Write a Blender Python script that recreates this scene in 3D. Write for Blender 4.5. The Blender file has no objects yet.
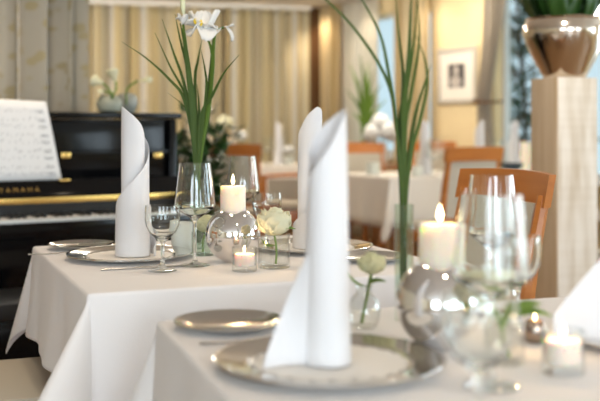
import bpy, bmesh, math, random
from math import pi, sin, cos, tan, sqrt, radians, hypot, atan2
from mathutils import Vector, Matrix

C = bpy.context.scene.collection
EYE = 1.083          # camera height
F = 1000.0           # focal length in pixels (60 mm on 36 mm over 600 px)
HY = 127.0           # horizon row
TZ = 0.75            # table cloth surface height


def at(px, py, d):
    return Vector(((px - 300) * d / F, d, EYE - (py - HY) * d / F))


# ------------------------------------------------------------------ materials
def new_mat(name):
    m = bpy.data.materials.new(name)
    m.use_nodes = True
    nt = m.node_tree
    nt.nodes.clear()
    out = nt.nodes.new('ShaderNodeOutputMaterial')
    return m, nt, out


def node(nt, typ, **kw):
    n = nt.nodes.new(typ)
    for k, v in kw.items():
        if hasattr(n, k):
            setattr(n, k, v)
        else:
            n.inputs[k.replace('_', ' ')].default_value = v
    return n


def principled(name, col, rough=0.5, metal=0.0, spec=0.5, sss=0.0, sss_r=(1, .6, .4), sss_scale=.01, coat=0.0,
               emit=None, emit_s=0.0, bump=None, var=None, sheen=0.0, transl=0.0):
    """bump=(scale, strength); var=(scale, colour2, (sx,sy,sz) stretch)"""
    m, nt, out = new_mat(name)
    b = nt.nodes.new('ShaderNodeBsdfPrincipled')
    b.inputs['Base Color'].default_value = (*col, 1)
    b.inputs['Roughness'].default_value = rough
    b.inputs['Metallic'].default_value = metal
    b.inputs['Specular IOR Level'].default_value = spec
    b.inputs['Coat Weight'].default_value = coat
    if sss:
        b.inputs['Subsurface Weight'].default_value = sss
        b.inputs['Subsurface Radius'].default_value = sss_r
        b.inputs['Subsurface Scale'].default_value = sss_scale
    if sheen:
        b.inputs['Sheen Weight'].default_value = sheen
    if emit:
        b.inputs['Emission Color'].default_value = (*emit, 1)
        b.inputs['Emission Strength'].default_value = emit_s
    tc = None
    if bump or var:
        tc = nt.nodes.new('ShaderNodeTexCoord')
    if var:
        sc, c2, st = var
        mp = nt.nodes.new('ShaderNodeMapping')
        mp.inputs['Scale'].default_value = st
        nt.links.new(tc.outputs['Object'], mp.inputs['Vector'])
        nz = nt.nodes.new('ShaderNodeTexNoise')
        nz.inputs['Scale'].default_value = sc
        nz.inputs['Detail'].default_value = 4
        nt.links.new(mp.outputs[0], nz.inputs['Vector'])
        rp = nt.nodes.new('ShaderNodeValToRGB')
        rp.color_ramp.elements[0].position = .35
        rp.color_ramp.elements[1].position = .68
        rp.color_ramp.elements[0].color = (*col, 1)
        rp.color_ramp.elements[1].color = (*c2, 1)
        nt.links.new(nz.outputs['Fac'], rp.inputs['Fac'])
        nt.links.new(rp.outputs['Color'], b.inputs['Base Color'])
    if bump:
        nz = nt.nodes.new('ShaderNodeTexNoise')
        nz.inputs['Scale'].default_value = bump[0]
        nz.inputs['Detail'].default_value = 3
        nt.links.new(tc.outputs['Object'], nz.inputs['Vector'])
        bp = nt.nodes.new('ShaderNodeBump')
        bp.inputs['Strength'].default_value = bump[1]
        bp.inputs['Distance'].default_value = .01
        nt.links.new(nz.outputs['Fac'], bp.inputs['Height'])
        nt.links.new(bp.outputs['Normal'], b.inputs['Normal'])
    if transl:
        tr = nt.nodes.new('ShaderNodeBsdfTranslucent')
        tr.inputs['Color'].default_value = (*col, 1)
        mx = nt.nodes.new('ShaderNodeMixShader')
        mx.inputs[0].default_value = transl
        nt.links.new(b.outputs[0], mx.inputs[1])
        nt.links.new(tr.outputs[0], mx.inputs[2])
        nt.links.new(mx.outputs[0], out.inputs['Surface'])
    else:
        nt.links.new(b.outputs[0], out.inputs['Surface'])
    return m


def glass_mat(name, col=(1, 1, 1), rough=0.0, ior=1.45):
    m, nt, out = new_mat(name)
    g = nt.nodes.new('ShaderNodeBsdfGlass')
    g.inputs['Color'].default_value = (*col, 1)
    g.inputs['Roughness'].default_value = rough
    g.inputs['IOR'].default_value = ior
    nt.links.new(g.outputs[0], out.inputs['Surface'])
    return m


def thin_glass(name, tint=(.985, .99, .985), ior=1.5, rough=.0):
    m, nt, out = new_mat(name)
    t = nt.nodes.new('ShaderNodeBsdfTransparent')
    t.inputs['Color'].default_value = (*tint, 1)
    g = nt.nodes.new('ShaderNodeBsdfGlossy')
    g.inputs['Roughness'].default_value = rough
    lw_ = nt.nodes.new('ShaderNodeLayerWeight')
    lw_.inputs['Blend'].default_value = .5
    pw = nt.nodes.new('ShaderNodeMath')
    pw.operation = 'POWER'
    pw.inputs[1].default_value = 3.0
    nt.links.new(lw_.outputs['Facing'], pw.inputs[0])
    ma = nt.nodes.new('ShaderNodeMath')
    ma.operation = 'MULTIPLY_ADD'
    ma.inputs[1].default_value = .80
    ma.inputs[2].default_value = .07
    nt.links.new(pw.outputs[0], ma.inputs[0])
    mx = nt.nodes.new('ShaderNodeMixShader')
    nt.links.new(ma.outputs[0], mx.inputs[0])
    nt.links.new(t.outputs[0], mx.inputs[1])
    nt.links.new(g.outputs[0], mx.inputs[2])
    nt.links.new(mx.outputs[0], out.inputs['Surface'])
    return m


def pane_mat(name):
    m, nt, out = new_mat(name)
    t = nt.nodes.new('ShaderNodeBsdfTransparent')
    t.inputs['Color'].default_value = (.96, .98, .98, 1)
    g = nt.nodes.new('ShaderNodeBsdfGlossy')
    g.inputs['Roughness'].default_value = .02
    mx = nt.nodes.new('ShaderNodeMixShader')
    mx.inputs[0].default_value = .06
    nt.links.new(t.outputs[0], mx.inputs[1])
    nt.links.new(g.outputs[0], mx.inputs[2])
    nt.links.new(mx.outputs[0], out.inputs['Surface'])
    return m


def stripe_fabric(name, cols, scale, transl=.3, pattern=None):
    """fabric with soft vertical stripes along object X; pattern=colour of woven leaf motif"""
    m, nt, out = new_mat(name)
    tc = nt.nodes.new('ShaderNodeTexCoord')
    mp = nt.nodes.new('ShaderNodeMapping')
    mp.inputs['Scale'].default_value = (scale, 0, 0)
    nt.links.new(tc.outputs['UV'], mp.inputs['Vector'])
    nz = nt.nodes.new('ShaderNodeTexNoise')
    nz.inputs['Scale'].default_value = 1
    nz.inputs['Detail'].default_value = 2
    nt.links.new(mp.outputs[0], nz.inputs['Vector'])
    rp = nt.nodes.new('ShaderNodeValToRGB')
    els = rp.color_ramp.elements
    n = len(cols)
    while len(els) < n:
        els.new(.5)
    for i, c in enumerate(cols):
        els[i].position = .34 + .33 * i / (n - 1)
        els[i].color = (*c, 1)
    nt.links.new(nz.outputs['Fac'], rp.inputs['Fac'])
    col = rp.outputs['Color']
    if pattern:
        vo = nt.nodes.new('ShaderNodeTexVoronoi')
        mp2 = nt.nodes.new('ShaderNodeMapping')
        mp2.inputs['Scale'].default_value = (13, 7, 1)
        mp2.inputs['Rotation'].default_value = (0, 0, .6)
        nt.links.new(tc.outputs['UV'], mp2.inputs['Vector'])
        nz2 = nt.nodes.new('ShaderNodeTexNoise')
        nz2.inputs['Scale'].default_value = 14
        nz2.inputs['Distortion'].default_value = 1.5
        nt.links.new(tc.outputs['UV'], nz2.inputs['Vector'])
        ad = nt.nodes.new('ShaderNodeMixRGB')
        ad.inputs[0].default_value = .12
        nt.links.new(mp2.outputs[0], ad.inputs[1])
        nt.links.new(nz2.outputs['Color'], ad.inputs[2])
        nt.links.new(ad.outputs[0], vo.inputs['Vector'])
        vo.inputs['Scale'].default_value = 2.6
        r2 = nt.nodes.new('ShaderNodeValToRGB')
        r2.color_ramp.elements[0].position = .28
        r2.color_ramp.elements[0].color = (1, 1, 1, 1)
        r2.color_ramp.elements[1].position = .42
        r2.color_ramp.elements[1].color = (0, 0, 0, 1)
        nt.links.new(vo.outputs['Distance'], r2.inputs['Fac'])
        mx = nt.nodes.new('ShaderNodeMixRGB')
        mx.inputs[2].default_value = (*pattern, 1)
        ml = nt.nodes.new('ShaderNodeMath')
        ml.operation = 'MULTIPLY'
        ml.inputs[1].default_value = .6
        nt.links.new(r2.outputs['Color'], ml.inputs[0])
        nt.links.new(ml.outputs[0], mx.inputs[0])
        nt.links.new(col, mx.inputs[1])
        col = mx.outputs[0]
    d = nt.nodes.new('ShaderNodeBsdfDiffuse')
    t = nt.nodes.new('ShaderNodeBsdfTranslucent')
    nt.links.new(col, d.inputs['Color'])
    nt.links.new(col, t.inputs['Color'])
    ms = nt.nodes.new('ShaderNodeMixShader')
    ms.inputs[0].default_value = transl
    nt.links.new(d.outputs[0], ms.inputs[1])
    nt.links.new(t.outputs[0], ms.inputs[2])
    nt.links.new(ms.outputs[0], out.inputs['Surface'])
    return m


M = {}
M['cloth'] = principled('table_linen', (.83, .80, .785), .9, bump=(260, .05), sheen=.15)
M['cloth_far'] = principled('far_table_linen', (.80, .75, .68), .9)
M['napkin'] = principled('napkin_linen', (.86, .85, .86), .85, bump=(300, .05), transl=.12)
M['silver'] = principled('polished_silver', (.66, .65, .63), .09, 1.0)
M['chrome'] = principled('mirror_silver', (.84, .83, .83), .045, 1.0)
M['steel'] = principled('cutlery_steel', (.74, .73, .71), .16, 1.0)
M['pot'] = principled('old_silver_pot', (.72, .64, .55), .13, 1.0, bump=(14, .05))
M['glass'] = thin_glass('clear_glass', (.97, .98, .975))
M['solid_glass'] = glass_mat('solid_clear_glass', (.99, 1, .995))
M['vase_glass'] = thin_glass('vase_glass', (.90, .95, .91))
M['dusty_glass'] = principled('dusty_glass', (.52, .54, .44), .25, transl=.35)
M['grey_bowl'] = principled('grey_glaze', (.30, .31, .27), .35)
M['frost'] = principled('frosted_glass', (.86, .88, .84), .45, transl=.45)
M['wax'] = principled('ivory_wax', (.94, .83, .70), .5, sss=.9, sss_r=(1, .55, .25), sss_scale=.03)
M['wax_pink'] = principled('pale_tealight_wax', (.92, .80, .72), .5, sss=.7, sss_r=(1, .5, .3), sss_scale=.02)
M['wick'] = principled('burnt_wick', (.03, .02, .02), .9)
M['flame'] = principled('candle_flame', (1, .8, .4), .5, emit=(1, .78, .42), emit_s=14)
M['doily'] = principled('paper_lace', (.86, .83, .78), .8)
M['black'] = principled('black_lacquer', (.004, .004, .0045), .10, spec=.22)
M['satin_black'] = principled('satin_black', (.008, .008, .008), .35)
M['brass'] = principled('brass', (.80, .55, .18), .25, 1.0)
M['ivory'] = principled('ivory_keys', (.80, .80, .78), .3)
M['paper'] = principled('sheet_paper', (.82, .82, .82), .8)
M['ink'] = principled('printing_ink', (.10, .10, .12), .8)
M['orange_wood'] = principled('cherry_wood', (.43, .135, .022), .32, var=(3.0, (.53, .19, .038), (1, 1, 8)), coat=.2)
M['upholstery'] = principled('beige_upholstery', (.52, .47, .38), .9, bump=(180, .1))
M['table_wood'] = principled('table_wood', (.35, .16, .06), .5, var=(4, (.26, .11, .04), (1, 8, 1)))
M['floor'] = principled('oak_floor', (.30, .17, .08), .35, var=(2.5, (.22, .12, .055), (1, 9, 1)))
M['wall'] = principled('cream_yellow_plaster', (.80, .66, .40), .85, bump=(60, .05))
M['wall_pale'] = principled('pale_plaster', (.74, .66, .50), .85)
M['ceiling'] = principled('white_ceiling', (.80, .77, .73), .85)
M['white_paint'] = principled('white_paint', (.82, .82, .80), .5)
M['dark_wood'] = principled('dark_wood_trim', (.10, .045, .015), .5)
M['leaf'] = principled('grass_leaf', (.062, .112, .020), .55, spec=.25, transl=.2)
M['leaf2'] = principled('iris_leaf', (.10, .18, .02), .55, spec=.25, transl=.2)
M['leaf_dark'] = principled('glossy_dark_leaf', (.025, .075, .014), .3)
M['leaf_mid'] = principled('pale_green_leaf', (.22, .36, .07), .5, transl=.3)
M['petal'] = principled('white_petal', (.88, .88, .86), .55, transl=.25)
M['petal_green'] = principled('green_white_petal', (.80, .82, .56), .55, transl=.25)
M['petal_cream'] = principled('cream_petal', (.86, .84, .62), .55, transl=.25)
M['petal_yellow'] = principled('yellow_petal_mark', (.85, .62, .03), .6)
M['calla'] = principled('calla_petal', (.88, .85, .60), .5, transl=.2)
M['terracotta'] = principled('plain_pot', (.30, .22, .16), .7)
M['bark'] = principled('bark', (.10, .075, .05), .9)
M['twig'] = principled('outdoor_leaves', (.05, .12, .085), .6, transl=.3)
M['lawn'] = principled('outdoor_ground', (.22, .30, .16), .9)
M['frame_wood'] = principled('pale_frame', (.50, .47, .42), .4)
M['mat_board'] = principled('mat_board', (.78, .74, .68), .8)
M['photo_dark'] = principled('dark_photo', (.045, .043, .05), .6)
M['photo_light'] = principled('photo_highlights', (.50, .46, .43), .6)
M['dark_bowl'] = principled('dark_bowl_glaze', (.03, .05, .07), .3)
M['amber'] = principled('dark_silver_votive', (.30, .24, .20), .2, 1.0)
M['cream_glaze'] = principled('cream_ceramic', (.72, .55, .36), .4)
M['pane'] = pane_mat('window_pane')
M['curtain_far'] = stripe_fabric('gold_curtain_light_bands', [(.46, .38, .20), (.64, .61, .50), (.70, .59, .33), (.68, .64, .54), (.92, .91, .88)], 11, .25)  # whitish bands paint daylight into the cloth; gold and grey are fabric
M['curtain_near'] = stripe_fabric('leaf_pattern_drape', [(.47, .43, .35), (.62, .57, .48), (.74, .70, .60)], 8, .2, pattern=(.50, .40, .17))
M['curtain_gold'] = stripe_fabric('gold_curtain', [(.48, .36, .17), (.66, .54, .32), (.74, .66, .48)], 9, .35)
M['curtain_grey'] = stripe_fabric('grey_beige_curtain', [(.42, .37, .30), (.56, .50, .42), (.64, .59, .50)], 9, .3)
M['sheer'] = stripe_fabric('white_sheer', [(.80, .77, .68), (.88, .86, .80)], 6, .5)


def whitewash():
    m, nt, out = new_mat('whitewashed_timber')
    b = nt.nodes.new('ShaderNodeBsdfPrincipled')
    b.inputs['Roughness'].default_value = .8
    tc = nt.nodes.new('ShaderNodeTexCoord')
    mp = nt.nodes.new('ShaderNodeMapping')
    mp.inputs['Scale'].default_value = (9, 9, 1.2)
    nt.links.new(tc.outputs['Object'], mp.inputs['Vector'])
    n1 = nt.nodes.new('ShaderNodeTexNoise')
    n1.inputs['Scale'].default_value = 2.2
    n1.inputs['Detail'].default_value = 6
    nt.links.new(mp.outputs[0], n1.inputs['Vector'])
    mp2 = nt.nodes.new('ShaderNodeMapping')
    mp2.inputs['Scale'].default_value = (.6, .6, 26)
    nt.links.new(tc.outputs['Object'], mp2.inputs['Vector'])
    n2 = nt.nodes.new('ShaderNodeTexNoise')
    n2.inputs['Scale'].default_value = 1.2
    nt.links.new(mp2.outputs[0], n2.inputs['Vector'])
    r1 = nt.nodes.new('ShaderNodeValToRGB')
    r1.color_ramp.elements[0].position = .3
    r1.color_ramp.elements[0].color = (.58, .49, .38, 1)
    r1.color_ramp.elements[1].position = .62
    r1.color_ramp.elements[1].color = (.78, .72, .64, 1)
    nt.links.new(n1.outputs['Fac'], r1.inputs['Fac'])
    r2 = nt.nodes.new('ShaderNodeValToRGB')
    r2.color_ramp.elements[0].position = .35
    r2.color_ramp.elements[0].color = (.90, .88, .85, 1)
    r2.color_ramp.elements[1].position = .6
    r2.color_ramp.elements[1].color = (1, 1, 1, 1)
    nt.links.new(n2.outputs['Fac'], r2.inputs['Fac'])
    mx = nt.nodes.new('ShaderNodeMixRGB')
    mx.blend_type = 'MULTIPLY'
    mx.inputs[0].default_value = .5
    nt.links.new(r1.outputs['Color'], mx.inputs[1])
    nt.links.new(r2.outputs['Color'], mx.inputs[2])
    nt.links.new(mx.outputs[0], b.inputs['Base Color'])
    nt.links.new(b.outputs[0], out.inputs['Surface'])
    return m


M['whitewash'] = whitewash()


# ------------------------------------------------------------------ objects
def tag(o, label, cat, group=None):
    o['label'] = label
    o['category'] = cat
    if group:
        o['group'] = group
    return o


def thing(name, label, cat, loc=(0, 0, 0), rotz=0.0, group=None):
    o = bpy.data.objects.new(name, None)
    o.empty_display_size = .05
    C.objects.link(o)
    o.location = loc
    o.rotation_euler = (0, 0, rotz)
    return tag(o, label, cat, group)


def obj(name, bm, m, parent=None, smooth=True, loc=None, rotz=0.0, recalc=True, kind=None, label=None):
    me = bpy.data.meshes.new(name)
    if recalc:
        bmesh.ops.recalc_face_normals(bm, faces=bm.faces[:])
    if smooth:
        for f in bm.faces:
            f.smooth = True
        for e in bm.edges:
            if len(e.link_faces) == 2:
                try:
                    if e.calc_face_angle(0) > radians(38):
                        e.smooth = False
                except Exception:
                    pass
    bm.to_mesh(me)
    bm.free()
    me.materials.append(m if not isinstance(m, str) else M[m])
    o = bpy.data.objects.new(name, me)
    C.objects.link(o)
    if parent:
        o.parent = parent
    if loc is not None:
        o.location = loc
    o.rotation_euler = (0, 0, rotz)
    if kind:
        o['kind'] = kind
    if label:
        o['label'] = label
    return o


def struct(name, bm, m, smooth=False):
    return obj(name, bm, m, None, smooth, kind='structure')


def dup(root, loc, rotz=0.0, label=None, group=None, scale=None):
    def rec(o, par):
        c = o.copy()
        C.objects.link(c)
        if par:
            c.parent = par
        for ch in kids.get(o.name, []):
            rec(ch, c)
        return c
    kids = {}
    for o in C.objects:
        if o.parent:
            kids.setdefault(o.parent.name, []).append(o)
    r = rec(root, None)
    r.location = loc
    r.rotation_euler = (0, 0, rotz)
    if scale:
        r.scale = (scale,) * 3
    if label:
        r['label'] = label
    if group:
        r['group'] = group
    return r


def add_box(bm, lo, hi, mat=None, bevel=0.0):
    vs = []
    for z in (lo[2], hi[2]):
        for x, y in ((lo[0], lo[1]), (hi[0], lo[1]), (hi[0], hi[1]), (lo[0], hi[1])):
            v = Vector((x, y, z))
            if mat:
                v = mat @ v
            vs.append(bm.verts.new(v))
    fs = [(3, 2, 1, 0), (4, 5, 6, 7), (0, 1, 5, 4), (1, 2, 6, 5), (2, 3, 7, 6), (3, 0, 4, 7)]
    faces = [bm.faces.new([vs[i] for i in f]) for f in fs]
    if bevel:
        es = list({e for f in faces for e in f.edges})
        bmesh.ops.bevel(bm, geom=es, offset=bevel, segments=2, affect='EDGES', profile=.6)
    return bm


def box(lo, hi, bevel=0.0, mat=None):
    return add_box(bmesh.new(), lo, hi, mat, bevel)


def add_lathe(bm, prof, seg=32, mat=None, closed=False):
    """revolve (r,z) list; r==0 makes a pole. closed: join last ring to first"""
    rings = []
    for r, z in prof:
        if r <= 1e-6:
            v = Vector((0, 0, z))
            rings.append([bm.verts.new(mat @ v if mat else v)])
        else:
            ring = []
            for i in range(seg):
                a = 2 * pi * i / seg
                v = Vector((r * cos(a), r * sin(a), z))
                ring.append(bm.verts.new(mat @ v if mat else v))
            rings.append(ring)
    pairs = list(zip(rings[:-1], rings[1:]))
    if closed:
        pairs.append((rings[-1], rings[0]))
    for a, b in pairs:
        for i in range(seg):
            j = (i + 1) % seg
            if len(a) == 1 and len(b) == 1:
                continue
            if len(a) == 1:
                bm.faces.new((a[0], b[i], b[j]))
            elif len(b) == 1:
                bm.faces.new((a[i], b[0], a[j]))
            else:
                bm.faces.new((a[i], b[i], b[j], a[j]))
    return bm


def lathe(prof, seg=32, closed=False):
    return add_lathe(bmesh.new(), prof, seg, None, closed)


def spline(pts, n):
    """Catmull-Rom through pts -> n points"""
    pts = [Vector(p) for p in pts]
    if len(pts) == 2:
        return [pts[0].lerp(pts[1], i / (n - 1)) for i in range(n)]
    P = [pts[0] * 2 - pts[1]] + pts + [pts[-1] * 2 - pts[-2]]
    out = []
    m = len(pts) - 1
    for i in range(n):
        t = i / (n - 1) * m
        k = min(int(t), m - 1)
        u = t - k
        a, b, c, d = P[k:k + 4]
        out.append(.5 * ((2 * b) + (c - a) * u + (2 * a - 5 * b + 4 * c - d) * u * u + (3 * b - a - 3 * c + d) * u ** 3))
    return out


def add_tube(bm, path, rad, seg=8, flat=1.0, side=None):
    """tube along path; rad float or fn(t); flat<1 squashes the section perpendicular to `side`"""
    n = len(path)
    rings = []
    ref = Vector(side) if side is not None else Vector((.3, -.2, .93))
    for i, p in enumerate(path):
        tg = (path[min(i + 1, n - 1)] - path[max(i - 1, 0)]).normalized()
        if side is not None:
            w = (ref - tg * ref.dot(tg))
            if w.length < 1e-4:
                w = tg.orthogonal()
            w.normalize()
        else:
            w = tg.cross(ref)
            if w.length < 1e-3:
                w = tg.orthogonal()
            w.normalize()
        h = tg.cross(w).normalized()
        r = rad(i / (n - 1)) if callable(rad) else rad
        ring = []
        for k in range(seg):
            a = 2 * pi * k / seg
            ring.append(bm.verts.new(p + w * (r * cos(a)) + h * (r * flat * sin(a))))
        rings.append(ring)
    for a, b in zip(rings[:-1], rings[1:]):
        for k in range(seg):
            j = (k + 1) % seg
            bm.faces.new((a[k], a[j], b[j], b[k]))
    bm.faces.new(rings[0][::-1])
    bm.faces.new(rings[-1])
    return bm


def tube(path, rad, seg=8, flat=1.0, side=None):
    return add_tube(bmesh.new(), path, rad, seg, flat, side)


def add_blade(bm, pts, width, side=(1, 0, 0), n=18, thick=.0009, tip=.08, base=.5):
    """long grass-like leaf, lens-shaped section, tapering to the tip"""
    path = spline(pts, n)

    def r(t):
        return max(tip * width, width * .5 * (base + (1 - base) * min(1, t * 4)) * (1 - max(0, (t - .45) / .55) ** 1.6 * (1 - tip)))
    fl = thick / (width * .5)
    add_tube(bm, path, r, 6, max(fl, .12), side)


def add_grid(bm, fn, nu, nv, uv=None, wrap=False):
    vs = [[bm.verts.new(fn(i / (nu - 1), j / (nv - 1))) for j in range(nv)] for i in range(nu)]
    lay = bm.loops.layers.uv.verify() if uv else None
    for i in range(nu - 1):
        for j in range(nv - 1):
            f = bm.faces.new((vs[i][j], vs[i + 1][j], vs[i + 1][j + 1], vs[i][j + 1]))
            if uv:
                for l, (a, b) in zip(f.loops, ((i, j), (i + 1, j), (i + 1, j + 1), (i, j + 1))):
                    l[lay].uv = (a / (nu - 1) * uv[0], b / (nv - 1) * uv[1])
    return vs


def solidify(o, t, offset=0):
    md = o.modifiers.new('thickness', 'SOLIDIFY')
    md.thickness = t
    md.offset = offset
    return o


# ------------------------------------------------------------------ room shell
WL = Vector((.970, .242))     # left (far) wall, towards the corner
WR = Vector((.5, -.866))      # right wall, away from the corner
Q = Vector((.21, 10.5))       # the far corner
CEIL = 2.32
NR = Vector((.866, .5))       # outward normal of the right wall
NL = Vector((-.242, .970))    # outward normal of the far wall


def rw(s, out=0.0, z=0.0):
    p = Q + WR * s + NR * out
    return Vector((p.x, p.y, z))


def lw(s, out=0.0, z=0.0):      # s measured leftwards from the corner
    p = Q - WL * s + NL * out
    return Vector((p.x, p.y, z))


def wall_matrix_right():
    return Matrix(((WR.x, NR.x, 0, Q.x), (WR.y, NR.y, 0, Q.y), (0, 0, 1, 0), (0, 0, 0, 1)))


def wall_matrix_left():
    return Matrix(((-WL.x, NL.x, 0, Q.x), (-WL.y, NL.y, 0, Q.y), (0, 0, 1, 0), (0, 0, 0, 1)))


MR, ML = wall_matrix_right(), wall_matrix_left()
RWL = 14.0
A_END = rw(RWL)          # right wall's near end
L_END = lw(5.0)
CORNERS = [rw(0), A_END, Vector((A_END.x, -3.2, 0)), Vector((-3.4, -3.2, 0)), L_END]


def slab(z0, z1, grow=.0):
    bm = bmesh.new()
    lo = [bm.verts.new((p.x, p.y, z0)) for p in CORNERS]
    hi = [bm.verts.new((p.x, p.y, z1)) for p in CORNERS]
    bm.faces.new(lo)
    bm.faces.new(hi)
    n = len(lo)
    for i in range(n):
        j = (i + 1) % n
        bm.faces.new((lo[i], lo[j], hi[j], hi[i]))
    return bm


struct('floor', slab(-.1, 0), 'floor')
struct('ceiling', slab(CEIL, CEIL + .12), 'ceiling')

# right wall with window openings
WINDOWS = [(.62, 1.9, .82, 2.16), (2.74, 4.1, .70, 2.2), (5.4, 7.2, .6, 2.2), (8.2, 10.2, .6, 2.2), (11.0, 13.2, .6, 2.2)]
bm = bmesh.new()
prev = 0.0
for s0, s1, z0, z1 in WINDOWS:
    add_box(bm, (prev, 0, 0), (s0, .16, CEIL), MR)
    add_box(bm, (s0, 0, 0), (s1, .16, z0), MR)
    add_box(bm, (s0, 0, z1), (s1, .16, CEIL), MR)
    prev = s1
add_box(bm, (prev, 0, 0), (RWL, .16, CEIL), MR)
struct('wall_right', bm, 'wall')
bm = bmesh.new()
add_box(bm, (0, 0, 0), (5.0, .16, CEIL), ML)
struct('wall_far', bm, 'wall_pale')
bm = bmesh.new()
a, b = L_END, Vector((-3.4, -3.2, 0))
d = (b - a).normalized()
nrm = Vector((d.y, -d.x, 0))
if nrm.x > 0:
    nrm = -nrm
mm = Matrix(((d.x, nrm.x, 0, a.x), (d.y, nrm.y, 0, a.y), (0, 0, 1, 0), (0, 0, 0, 1)))
add_box(bm, (0, 0, 0), ((b - a).length, .16, CEIL), mm)
struct('wall_left', bm, 'wall_pale')
# back wall (behind the camera) with two tall windows
BACKW = [(-2.3, -.5, .45, 2.15), (.5, 2.3, .45, 2.15), (3.4, 5.4, .45, 2.15)]
bm = bmesh.new()
prev = -3.4
for s0, s1, z0, z1 in BACKW:
    add_box(bm, (prev, -3.36, 0), (s0, -3.2, CEIL))
    add_box(bm, (s0, -3.36, 0), (s1, -3.2, z0))
    add_box(bm, (s0, -3.36, z1), (s1, -3.2, CEIL))
    prev = s1
add_box(bm, (prev, -3.36, 0), (A_END.x, -3.2, CEIL))
struct('wall_back', bm, 'wall_pale')
bm = bmesh.new()
add_box(bm, (A_END.x, -3.2, 0), (A_END.x + .16, A_END.y, CEIL))
struct('wall_near_right', bm, 'wall_pale')


def window(i, s0, s1, z0, z1, mtx, y):
    par = bpy.data.objects.new('window_%d' % i, None)
    C.objects.link(par)
    par['kind'] = 'structure'
    bm = bmesh.new()
    w = .04
    add_box(bm, (s0, y, z0), (s0 + w, y + .05, z1), mtx)
    add_box(bm, (s1 - w, y, z0), (s1, y + .05, z1), mtx)
    add_box(bm, (s0 + w, y, z0), (s1 - w, y + .05, z0 + w), mtx)
    add_box(bm, (s0 + w, y, z1 - w), (s1 - w, y + .05, z1), mtx)
    c = (s0 + s1) / 2
    add_box(bm, (c - .03, y, z0 + w), (c + .03, y + .05, z1 - w), mtx)
    obj('window_frame', bm, 'white_paint', par, False)['kind'] = 'structure'
    bm = bmesh.new()
    add_box(bm, (s0 + w, y + .02, z0 + w), (s1 - w, y + .026, z1 - w), mtx)
    obj('window_pane', bm, 'pane', par, False)['kind'] = 'structure'
    bm = bmesh.new()
    add_box(bm, (s0, y - .16, z0 - .03), (s1, y, z0), mtx)
    obj('window_sill', bm, 'white_paint', par, False)['kind'] = 'structure'


for i, wv in enumerate(WINDOWS):
    window(i + 1, *wv, MR, .08)
mb = Matrix(((1, 0, 0, 0), (0, -1, 0, -3.2), (0, 0, 1, 0), (0, 0, 0, 1)))
for i, wv in enumerate(BACKW):
    window(len(WINDOWS) + i + 1, *wv, mb, .08)

# dark timber post in the corner, white cornice rail along the far wall
bm = bmesh.new()
add_box(bm, (-.02, -.16, 0), (.12, .0, CEIL), MR)
struct('trim_corner_post', bm, 'dark_wood')
bm = bmesh.new()
add_box(bm, (.15, -.22, CEIL - .035), (5.0, -.0, CEIL), ML)
struct('trim_curtain_cornice', bm, 'white_paint')

# ground outside
bm = bmesh.new()
add_box(bm, (-2, .5, -.5), (RWL + 2, 14, -.3), MR)
struct('ground_outside', bm, 'lawn')


# ------------------------------------------------------------------ curtains
def curtain(name, label, mtx, left, right, z0, z1, folds, amp, mat, y=-.1, seed=0, group=None, nz=22):
    """left/right: fn(t) of the run coordinate, t=0 bottom..1 top"""
    rnd = random.Random(seed)
    ph = [rnd.uniform(0, 6) for _ in range(4)]

    def fn(u, v):
        a, b = left(v), right(v)
        s = a + (b - a) * u
        w = folds * u * 2 * pi
        yy = amp * (sin(w + .5 * sin(w * .37 + ph[0])) + .45 * sin(w * .53 + ph[1] + .4 * v))
        s += amp * .35 * sin(w * 1.0 + ph[2])
        return mtx @ Vector((s, y + yy, z0 + (z1 - z0) * v))
    bm = bmesh.new()
    add_grid(bm, fn, int(folds * 10) + 8, nz, uv=(abs(right(1) - left(1)), z1 - z0))
    o = obj(name, bm, mat)
    solidify(o, .003)
    return tag(o, label, 'curtain', group)


K = lambda c: (lambda t: c)
g = 'striped curtains along the far wall'
curtain('curtain', 'striped gold curtain with painted light bands on the far wall beside the dark corner post', ML, K(.16), K(1.05), .02, CEIL - .03, 6, .045, 'curtain_far', -.11, 1, g)
curtain('curtain', 'striped gold curtain with painted light bands behind the far napkin-laid table, second from the dark corner post', ML, K(1.07), K(2.0), .02, CEIL - .03, 6, .045, 'curtain_far', -.11, 2, g)
curtain('curtain', 'striped gold curtain with painted light bands behind the white iris and the piano end', ML, K(2.02), K(3.3), .02, CEIL - .03, 8, .045, 'curtain_far', -.11, 3, g)
g = 'curtains at the windows'
curtain('curtain', 'gold beige curtain hanging just right of the dark corner post', MR, K(.14), K(.53), .02, CEIL - .01, 4, .035, 'curtain_gold', -.09, 4, g)
curtain('sheer_curtain', 'white sheer curtain over the window behind the potted grass', MR, K(.55), K(1.17), .02, CEIL - .01, 6, .018, 'sheer', -.05, 5, g)
curtain('curtain', 'golden curtain between the bright narrow window and the framed picture', MR, K(1.50), K(2.0), .02, CEIL - .01, 5, .03, 'curtain_gold', -.09, 6, g)


def tie_l(t):
    z = t * CEIL
    return 2.66 + .05 * min(1, abs(z - 1.29) / .5) * (-.3 if z < 1.29 else 1)


def tie_r(t):
    z = t * CEIL
    return 2.80 + (.22 * min(1, max(0, z - 1.29) / .9) if z > 1.29 else .08 * min(1, (1.29 - z) / .6))


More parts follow.
